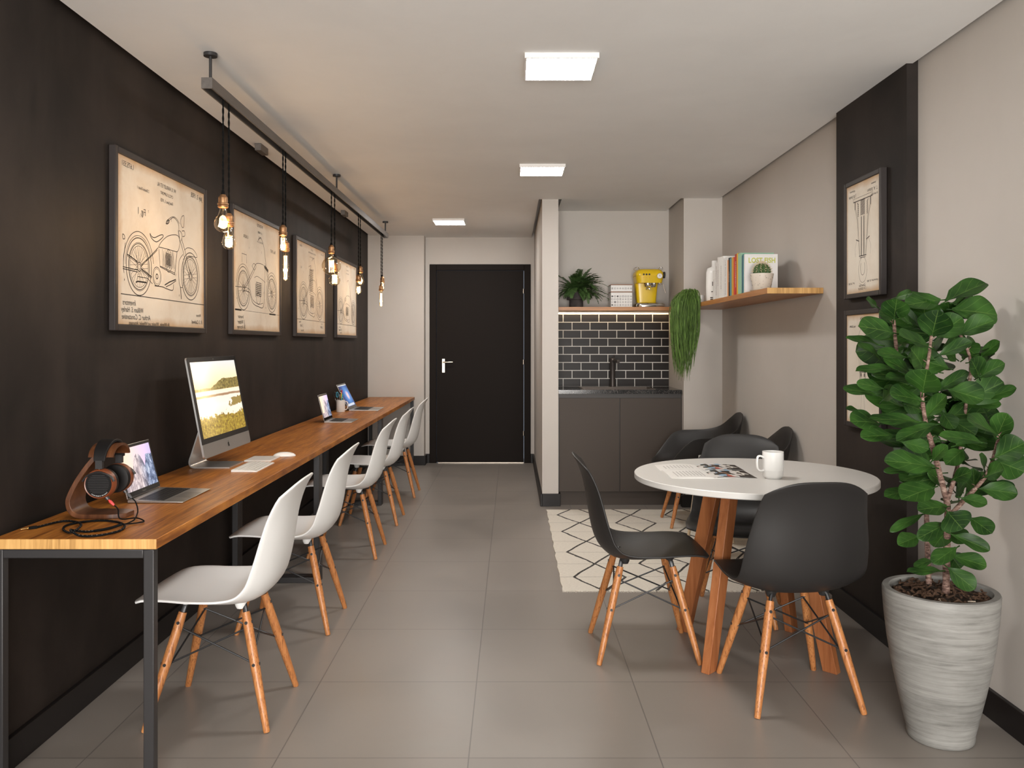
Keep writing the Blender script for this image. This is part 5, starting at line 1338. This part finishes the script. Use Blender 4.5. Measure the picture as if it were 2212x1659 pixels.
s_ = .0115
body = [(0,.62),(.25,.80),(.55,.85),(.82,.62),(.68,.40),(.62,.10),(.75,-.15),(.92,-.30),(.78,-.70),(.50,-1.0),(.25,-.98),(0,-.90),(-.25,-.98),(-.5,-1.0),(-.80,-.62),(-.95,-.1),(-.90,.40),(-.62,.78),(-.30,.82)]
bm.faces.new([bm.verts.new(ap(a*s_, b*s_)) for a, b in body]); bm.faces.new([bm.verts.new(ap(a*s_, b*s_)) for a, b in [(0,.95),(.05,1.2),(.25,1.4),(.42,1.45),(.38,1.2),(.2,1.0)]])
obj('emblem', bm, M['screen_black'], chin, True, smooth=False, fix=False)
bm = BM(); rbox(bm, .0, 1, .137, .999, -.0004, .0010, .012, corners=(0,0,1,1)); bez = obj('bezel', bm, M['screen_black'], t, True)
bm = BM(); quad_uv(bm, [sp(.043, .19, .0014), sp(.957, .19, .0014), sp(.957, .952, .0014), sp(.043, .952, .0014)]); obj('screen', bm, M['lake'], t, True, smooth=False, fix=False)
bm = BM(); cyl(bm, sp(.5, .976, .0008), sp(.5, .976, .0014), .0025, seg=12); obj('webcam', bm, M['alu_dark'], bez, True)
bm = BM()                                               # bent stand
prof = catmull([(-1.392,0,1.02),(-1.402,0,.985),(-1.43,0,.90),(-1.462,0,.80),(-1.474,0,.762),(-1.470,0,.740),(-1.452,0,DT+.0035),(-1.43,0,DT+.003),(-1.36,0,DT+.003),(-1.29,0,DT+.003)], 5)
n = len(prof); w2 = .101; th = .0028
a = [[bm.verts.new(p+Vector((0, yc+sg*w2-0, 0))+q) for sg in (-1, 1) for q in (Vector((0,0,0)),)] for p in prof for q in ()]
rows = []
for i, p in enumerate(prof):
    d = (prof[min(i+1, n-1)]-prof[max(i-1, 0)]).normalized(); nn = Vector((-d.z, 0, d.x)); yy = Vector((0, yc, 0))
    rows.append([bm.verts.new(p+yy+Vector((0,-w2,0))+nn*th), bm.verts.new(p+yy+Vector((0,w2,0))+nn*th), bm.verts.new(p+yy+Vector((0,w2,0))-nn*th), bm.verts.new(p+yy+Vector((0,-w2,0))-nn*th)])
for a, b in zip(rows, rows[1:]):
    for j in range(4): bm.faces.new((a[j], a[(j+1)%4], b[(j+1)%4], b[j]))
bm.faces.new(rows[0]); bm.faces.new(rows[-1])
obj('computer_stand', bm, M['alu'], t, True)
# keyboard, trackpad, mouse
t = thing('keyboard', 'thin white wireless keyboard before the large computer', 'keyboard', (-1.189, 3.912, DT))
bm = BM(); x0, x1, y0, y1 = -1.246, -1.131, 3.772, 4.052
vsb = [(x0,y0,DT),(x1,y0,DT),(x1,y1,DT),(x0,y1,DT),(x0,y0,DT+.010),(x1,y0,DT+.004),(x1,y1,DT+.004),(x0,y1,DT+.010)]; V_ = [bm.verts.new(p) for p in vsb]
for q in ((3,2,1,0),(4,5,6,7),(0,1,5,4),(2,3,7,6),(1,2,6,5),(3,0,4,7)): bm.faces.new([V_[i] for i in q])
kb = obj('keyboard_base', bm, M['ceramic'], t, True, bev=.001)
bm = BM(); kx = (x1-x0-.008)/6
for r_ in range(6):
    xa = x0+.004+kx*r_; keys = [(.05,.95)] if False else None
    n_ = 14 if r_ < 5 else 9
    for c_ in range(n_):
        ya = y0+.004+(y1-y0-.008)*c_/n_; yb = y0+.004+(y1-y0-.008)*(c_+1)/n_
        zt = DT+.010-.006*((xa+kx/2-x0)/(x1-x0))+.0014
        box(bm, xa+.0012, xa+kx-.0012, ya+.0008, yb-.0008, zt-.002, zt)
obj('keys', bm, M['ceramic'], kb, True)
bm = BM(); box(bm, -1.292, -1.162, 4.100, 4.262, DT, DT+.0075); tag(obj('trackpad', bm, M['ceramic'], bev=.0015), 'square white trackpad between the keyboard and the mouse', 'trackpad')
t = thing('computer_mouse', 'smooth white mouse on the near desk, right of the trackpad', 'mouse', (-1.152, 4.305, DT), math.radians(8))
bm = BM(); nx, ny = 20, 14; gr = []
for i in range(nx+1):
    a = -1+2*i/nx; row = []
    for j in range(ny+1):
        b = -1+2*j/ny; wv = .029*(1-abs(a)**4.5*.55); row.append(bm.verts.new((a*.0565, b*wv, .003+.019*(1-abs(a)**2.4)**.7*(1-abs(b)**3)**.5)))
    gr.append(row)
for i in range(nx):
    for j in range(ny): bm.faces.new((gr[i][j], gr[i+1][j], gr[i+1][j+1], gr[i][j+1]))
ed = [r[0] for r in gr]+gr[-1][1:]+[r[-1] for r in reversed(gr[:-1])]+list(reversed(gr[0][1:-1])); bm.faces.new(list(reversed([bm.verts.new((v.co.x*.96, v.co.y*.94, 0)) for v in ed])))
bm.verts.ensure_lookup_table(); lo = list(bm.verts)[-len(ed):]
for i in range(len(ed)): bm.faces.new((ed[i], lo[i], lo[(i+1)%len(ed)], ed[(i+1)%len(ed)]))
obj('mouse_body', bm, M['ceramic'], t, ang=60)
bm = BM(); lathe(bm, [(0,.0225),(.0035,.0222)], (-.02,0,0), 12, sx=1, sy=1); obj('mouse_mark', bm, M['alu_dark'], t)

def laptop(name, label, xf, y0, width, depth, lidL, tilt, screen, silver, key, group):
    """facing +X; front edge at xf; lid hinged at xf-depth leaning back by tilt"""
    t = thing(name, label, 'laptop', (xf-depth/2, y0+width/2, DT), 0, group); th = .009
    x0 = -depth/2; y_ = -width/2
    bm = BM(); V_ = [bm.verts.new(p) for p in ((x0,y_,.001),(-x0-.004,y_,.001),(-x0-.004,-y_,.001),(x0,-y_,.001),(x0,y_,th+.002),(-x0,y_,.0045),(-x0,-y_,.0045),(x0,-y_,th+.002))]
    for q in ((3,2,1,0),(4,5,6,7),(0,1,5,4),(2,3,7,6),(1,2,6,5),(3,0,4,7)): bm.faces.new([V_[i] for i in q])
    base = obj('laptop_base', bm, silver, t, bev=.0015)
    zt = lambda x: .0045+(th+.002-.0045)*((-x0-x)/(2*-x0))
    bm = BM(); kx0, kx1 = x0+.030*depth/.2, x0+.125*depth/.2; ky = width*.445; nr = 6
    v = [(kx0,-ky,zt(kx0)+.0003),(kx1,-ky,zt(kx1)+.0003),(kx1,ky,zt(kx1)+.0003),(kx0,ky,zt(kx0)+.0003)]; poly_prism(bm, v, (0,0,.0002), 1)
    for r_ in range(nr):
        for c_ in range(13):
            xa = kx0+(kx1-kx0)*r_/nr+.0008; xb = kx0+(kx1-kx0)*(r_+1)/nr-.0008; ya = -ky+2*ky*c_/13+.0008; yb = -ky+2*ky*(c_+1)/13-.0008
            box(bm, xa, xb, ya, yb, zt(xb)-.0002, zt((xa+xb)/2)+.0012)
    obj('laptop_keyboard', bm, [key, M['alu_dark']], base)
    bm = BM(); tx0, tx1 = kx1+.008, -x0-.006; v = [(tx0,-.055,zt(tx0)+.0003),(tx1,-.055,zt(tx1)+.0003),(tx1,.055,zt(tx1)+.0003),(tx0,.055,zt(tx0)+.0003)]; poly_prism(bm, v, (0,0,.0002)); obj('touchpad', bm, M['alu_dark'], base)
    U2 = Vector((-math.sin(tilt), 0, math.cos(tilt))); N2 = Vector((math.cos(tilt), 0, math.sin(tilt))); H = Vector((x0+.002, 0, th+.0045))
    def lp(y, v, n): return H+U2*v+N2*n+Vector((0, y, 0))
    bm = BM(); w2 = width/2; poly_prism(bm, [lp(-w2,0,-.0045), lp(w2,0,-.0045), lp(w2,lidL,-.0045), lp(-w2,lidL,-.0045)], N2*.0042)
    lid = obj('laptop_lid', bm, silver, t, bev=.0015)
    bm = BM(); poly_prism(bm, [lp(-w2+.002,.002,-.0002), lp(w2-.002,.002,-.0002), lp(w2-.002,lidL-.002,-.0002), lp(-w2+.002,lidL-.002,-.0002)], N2*.0004)
    bz = obj('laptop_bezel', bm, M['screen_black'], lid)
    bm = BM(); quad_uv(bm, [lp(-w2+.012,.020,.0006), lp(w2-.012,.020,.0006), lp(w2-.012,lidL-.012,.0006), lp(-w2+.012,lidL-.012,.0006)]); obj('laptop_screen', bm, screen, lid, smooth=False, fix=False)
    if y0 < 4:
        bm = BM(); add_text(bm, 'MacBook', .008, frame_mx(lp(0,.010,.0006), (0,1,0), U2), 0); obj('laptop_lettering', bm, M['alu_dark'], lid, smooth=False, fix=False)
    bm = BM(); tube(bm, [(x0+.003, -width*.42, th+.001), (x0+.003, width*.42, th+.001)], .0035, 10); obj('hinge', bm, M['screen_black'], t)
    return t
laptop('laptop', 'small open laptop with a cliff picture, beside the headphones on the near desk', -1.174, 3.04, .281, .200, .190, math.radians(14), M['rock'], M['alu'], M['key'], 'open laptops on the desks')
laptop('laptop', 'small open laptop with a cliff picture, left of the pen mug on the middle desk', -1.150, 6.115, .281, .200, .190, math.radians(14), M['rock'], M['alu'], M['key'], 'open laptops on the desks')
laptop('laptop', 'larger open laptop with a blue galaxy picture, behind the pen mug', -1.130, 7.195, .358, .250, .232, math.radians(27), M['galaxy'], M['alu'], M['key'], 'open laptops on the desks')

# pen mug with its contents
mgx, mgy = -1.430, 7.105
mug('pen_mug', 'white mug full of pens on the far desk, before the blue-screen laptop', (mgx, mgy, DT), .0365, .098, -.2)
def pen(kind, a, r, lean, L, col, lb, rad=.004, cat='pen', tip=None):
    b = Vector((mgx-r*.5*math.cos(a), mgy-r*.5*math.sin(a), DT+.012)); d = Vector((math.cos(a)*lean, math.sin(a)*lean, 1)).normalized(); e = b+d*L
    bm = BM(); tube(bm, [b, b+d*L*.96, e], [rad, rad, rad*.6], 8); m = [mat('pen_'+kind, col, .4)]
    if tip: tube(bm, [b+d*L*.86, e+d*.002], [rad*1.1, rad*.8], 8, 1); m.append(mat('pen_tip', tip, .4))
    tag(obj(kind, bm, m), lb, cat, 'pens and tools in the white mug')
pen('pencil', 2.6, .022, .16, .135, (.80,.75,.70), 'pale pencil leaning left in the pen mug', cat='pencil')
pen('marker', 2.2, .02, .10, .150, (.03,.25,.70), 'blue marker at the left of the pen mug', .005)
pen('pencil', 2.9, .012, .05, .140, (.80,.40,.12), 'orange pencil in the pen mug', cat='pencil')
pen('brush', 1.5, .01, .03, .170, (.01,.01,.01), 'black-handled brush with pale tip in the pen mug', .005, 'brush', (.7,.6,.5))
pen('marker', .8, .012, .06, .145, (.02,.30,.08), 'green marker in the pen mug', .005)
pen('marker', -1.2, .016, .04, .128, (.65,.02,.02), 'red marker in front of the pen mug', .006)
pen('pencil', -.5, .016, .10, .150, (.80,.48,.03), 'yellow pencil in the pen mug', .0045, 'pencil')
pen('pen', -.1, .02, .12, .172, (.60,.02,.03), 'tall red pen in the pen mug', .004)
pen('marker', .2, .022, .20, .140, (.02,.40,.50), 'teal marker leaning right in the pen mug', .005)
t = thing('scissors', 'scissors with blue and black loop handles in the pen mug', 'scissors', (mgx-.022, mgy, DT+.012))
for sg, c_, nm in ((-1, (.01,.01,.012), 'black'), (1, (.05,.35,.50), 'blue')):
    bm = BM(); base = Vector((mgx-.018, mgy+.01*sg, DT+.02)); top = Vector((mgx-.040+.010*sg, mgy+.004, DT+.120))
    tube(bm, [base, base.lerp(top, .9)], .002, 6)
    tube(bm, [top+Vector((.008*math.cos(q), 0, .022+.022*math.sin(q))) for q in [2*PI*i/16 for i in range(17)]], .0028, 8, 1)
    obj('scissor_half', bm, [M['alu_dark'], mat(nm+'_handle', c_, .4)], t, True)

# headphone stand, headphones and cable
YH0, YH1 = 2.762, 2.866
t = thing('headphone_stand', 'bent dark plywood headphone stand with an arched saddle, near end of desk', 'headphone stand', (-1.36, 2.81, DT))
bm = BM()
pr = catmull([(-1.262,0,DT+.008),(-1.30,0,DT+.008),(-1.36,0,DT+.008),(-1.405,0,DT+.009),(-1.432,0,DT+.022),(-1.443,0,DT+.048),(-1.438,0,DT+.078),(-1.415,0,DT+.125),(-1.385,0,DT+.170),(-1.362,0,DT+.198),(-1.345,0,DT+.212)], 5)
rows = []; n = len(pr)
for i, p in enumerate(pr):
    d = (pr[min(i+1, n-1)]-pr[max(i-1, 0)]).normalized(); nn = Vector((-d.z,0,d.x)); wf = 1.0 if i > 6 else .55+.45*i/6
    u = i/n; hw_ = .052*wf*(1-.35*max(0, (u-.55)/.45)); th = .0078
    rows.append([bm.verts.new(p+Vector((0,2.814+sy*hw_,0))+nn*sz*th) for sy, sz in ((-1,1),(1,1),(1,-1),(-1,-1))])
for a, b in zip(rows, rows[1:]):
    for j in range(4): bm.faces.new((a[j], a[(j+1)%4], b[(j+1)%4], b[j]))
bm.faces.new(rows[0]); bm.faces.new(rows[-1]); obj('stand_strip', bm, M['stand_wood'], t, True, bev=.0015)
bm = BM(); n = 18; rows = []
for i in range(n+1):
    a = PI*(.04+.92*i/n); y, z = 2.817-.064*math.cos(a), .925+.046*math.sin(a); y2, z2 = 2.817-.056*math.cos(a), .925+.037*math.sin(a)
    rows.append([bm.verts.new(q) for q in ((-1.372,y,z),(-1.292,y,z),(-1.292,y2,z2),(-1.372,y2,z2))])
for a, b in zip(rows, rows[1:]):
    for j in range(4): bm.faces.new((a[j], a[(j+1)%4], b[(j+1)%4], b[j]))
bm.faces.new(rows[0]); bm.faces.new(rows[-1]); obj('saddle', bm, M['stand_wood'], t, True)
t = thing('headphones', 'large black headphones with reddish wooden rings hanging on the plywood stand', 'headphones', (-1.332, 2.817, .85))
HXc = -1.332
bm = BM(); n = 26; rows = []
for i in range(n+1):
    a = PI*i/n; y, z = 2.817-.073*math.cos(a), .918+.066*math.sin(a); y2, z2 = 2.817-.067*math.cos(a), .918+.056*math.sin(a); w_ = .018+.006*math.sin(a)
    rows.append([bm.verts.new(q) for q in ((HXc-w_,y,z),(HXc+w_,y,z),(HXc+w_,y2,z2),(HXc-w_,y2,z2))])
for a, b in zip(rows, rows[1:]):
    for j in range(4): bm.faces.new((a[j], a[(j+1)%4], b[(j+1)%4], b[j]))
bm.faces.new(rows[0]); bm.faces.new(rows[-1]); obj('headband', bm, M['leather'], t, True, bev=.002)
CZ = .846
for sg in (-1, 1):
    yo = 2.817+sg*.070
    bm = BM(); box(bm, HXc-.011, HXc+.011, yo-.006, yo+.006, .895, .922); cyl(bm, (HXc, yo, .897), (HXc, yo, .882), .0035, seg=10)
    tube(bm, [(HXc+.0515*math.cos(a), yo+sg*.006, CZ+.038*math.sin(a)+.0) for a in [PI*(.08+.84*i/20) for i in range(21)]], .0032, 8, sx=2.0)
    obj('yoke', bm, M['black_metal'], t, True)
    bm = BM(); ya = 2.817+sg*.030; yb = 2.817+sg*.052; yc_ = 2.817+sg*.078
    lathe(bm, [(0,ya),(.030,ya),(.046,ya+sg*.004),(.048,ya+sg*.012),(.047,yb),(0,yb)], (HXc,0,CZ), 40, axis='y'); obj('ear_pad', bm, M['leather'], t, True, ang=60)
    bm = BM(); lathe(bm, [(.030,yb),(.0485,yb),(.049,yb+sg*.010),(.0475,yc_-sg*.004),(.045,yc_),(.0425,yc_-sg*.001),(.042,yb+sg*.004)], (HXc,0,CZ), 48, axis='y'); obj('wooden_ring', bm, M['cup_wood'], t, True, ang=40)
    bm = BM(); yg = yc_-sg*.002; lathe(bm, [(0,yb+sg*.002),(.0424,yb+sg*.002),(.0424,yg),(0,yg)], (HXc,0,CZ), 40, axis='y')
    for k in range(-5, 6):
        z = CZ+k*.0055; hw_ = math.sqrt(max(0, .034**2-(k*.0055)**2)); box(bm, HXc-hw_, HXc+hw_, min(yg, yg+sg*.001), max(yg, yg+sg*.001), z-.0008, z+.0008, 1)
    gcup = obj('cup_grille', bm, [M['cup_black'], M['black_metal']], t, True, ang=40)
    if sg < 0:
        bm = BM()
        for s, r, a0, a1, fl in (('AUDEZE   LCD-3', .0385, 118, 78, 1), ('PLANAR MAGNETIC TECHNOLOGY', .0385, 236, 316, -1)):
            for i, ch in enumerate(s):
                if ch == ' ': continue
                a = math.radians(a0+(a1-a0)*i/(len(s)-1)); o_ = (HXc+r*math.cos(a), yg-.0008, CZ+r*math.sin(a)); up = Vector((math.cos(a),0,math.sin(a)))*fl; rt = Vector((math.sin(a),0,-math.cos(a)))*fl
                add_text(bm, ch, .0042, frame_mx(o_, rt, up), 0)
        obj('cup_lettering', bm, mat('white_print', (.7,.7,.7), .5), gcup, True, smooth=False, fix=False)
    # socket stub for the lead
    bm = BM(); q = Vector((HXc+.020, 2.817+sg*.064, CZ-.043)); d = Vector((.55, 0, -.83)).normalized(); tube(bm, [q-d*.002, q+d*.010], [.008,.006], 10); obj('lead_socket', bm, M['black_metal'], t, True)
t = thing('headphone_cable', 'black braided headphone cable coiled on the desk end, with red and grey plugs', 'cable', (-1.36, 2.66, DT))
def dk(zx, zy, lift=.004): v = on(zx/4.424, 900+zy/4.424, DT+lift*.6); v.z = DT+lift; return v
path = [dk(360,1060),dk(450,1036),dk(560,1010),dk(650,1002),dk(735,1015,.006),dk(775,1045,.010),dk(745,1085,.011),dk(690,1112,.006),dk(640,1108),dk(604,1080),dk(628,1048),dk(720,1022,.004),dk(850,1004),dk(1000,998),dk(1130,1014),dk(1192,1050,.006),dk(1150,1092),dk(1020,1128),dk(880,1146),dk(760,1142),dk(690,1118,.013),dk(675,1098,.013),dk(720,1098,.006),dk(820,1104),dk(900,1098)]
bm = BM(); q = catmull(path, 6)
tube(bm, q, .0034, 10)
for i in range(2, len(q)-2, 2):                        # light flecks of the braid
    d = (q[i+1]-q[i]).normalized(); s = d.cross(Vector((0,0,1))).normalized()
    for sd in (-.6, .55):
        c = q[i]+s*.0026*sd+Vector((0,0,.0030*(1-abs(sd)*.25))); tube(bm, [c-d*.0011, c+d*.0011], .0005, 4, 1)
obj('braided_lead', bm, [M['cord'], mat('braid_fleck', (.55,.52,.5), .6)], t, True)
bm = BM(); tube(bm, catmull([dk(900,1098), dk(1000,1082), dk(1100,1060,.007), dk(1165,1042,.012)], 5), .0042, 10); obj('cable_splitter', bm, M['cord'], t, True)
pr_ = Vector((HXc+.0265, 2.817-.064, CZ-.052)); pg = Vector((HXc+.0265, 2.817+.064, CZ-.052)); dd = Vector((.72,-.10,-.66)).normalized()
for p, nm, m, path2 in ((pr_, 'red_plug', M['red'], [dk(1300,975,.006), dk(1375,1000,.004), dk(1340,1015,.004), dk(1240,1028), dk(1165,1042,.012)]), (pg, 'grey_plug', M['grey_plug'], [dk(1290,985,.007), dk(1250,1010,.005), dk(1200,1035,.008), dk(1165,1042,.012)])):
    bm = BM(); tube(bm, [p+dd*.001, p+dd*.006, p+dd*.0061, p+dd*.014, p+dd*.024, p+dd*.027], [.0028,.0028,.0048,.0050,.0036,.0022], 12); obj(nm, bm, m, t, True)
    e = p+dd*.027; bm = BM(); tube(bm, catmull([e, e+dd*.018, e+dd*.03+Vector((.008,-.02,-.018))]+path2, 6), .0022, 8); obj('thin_lead', bm, M['cord'], t, True)
a, b, c = dk(360,1060), dk(270,1072), dk(196,1084); bm = BM(); tube(bm, [a, a.lerp(b,.1), b], [.003,.0052,.0052], 12); obj('jack_sleeve', bm, M['cord'], t, True)
bm = BM(); tube(bm, [b, b.lerp(c,.12), b.lerp(c,.13), b.lerp(c,.8), c], [.0048,.0048,.0026,.0026,.0008], 12); obj('jack_plug', bm, M['gold'], t, True)
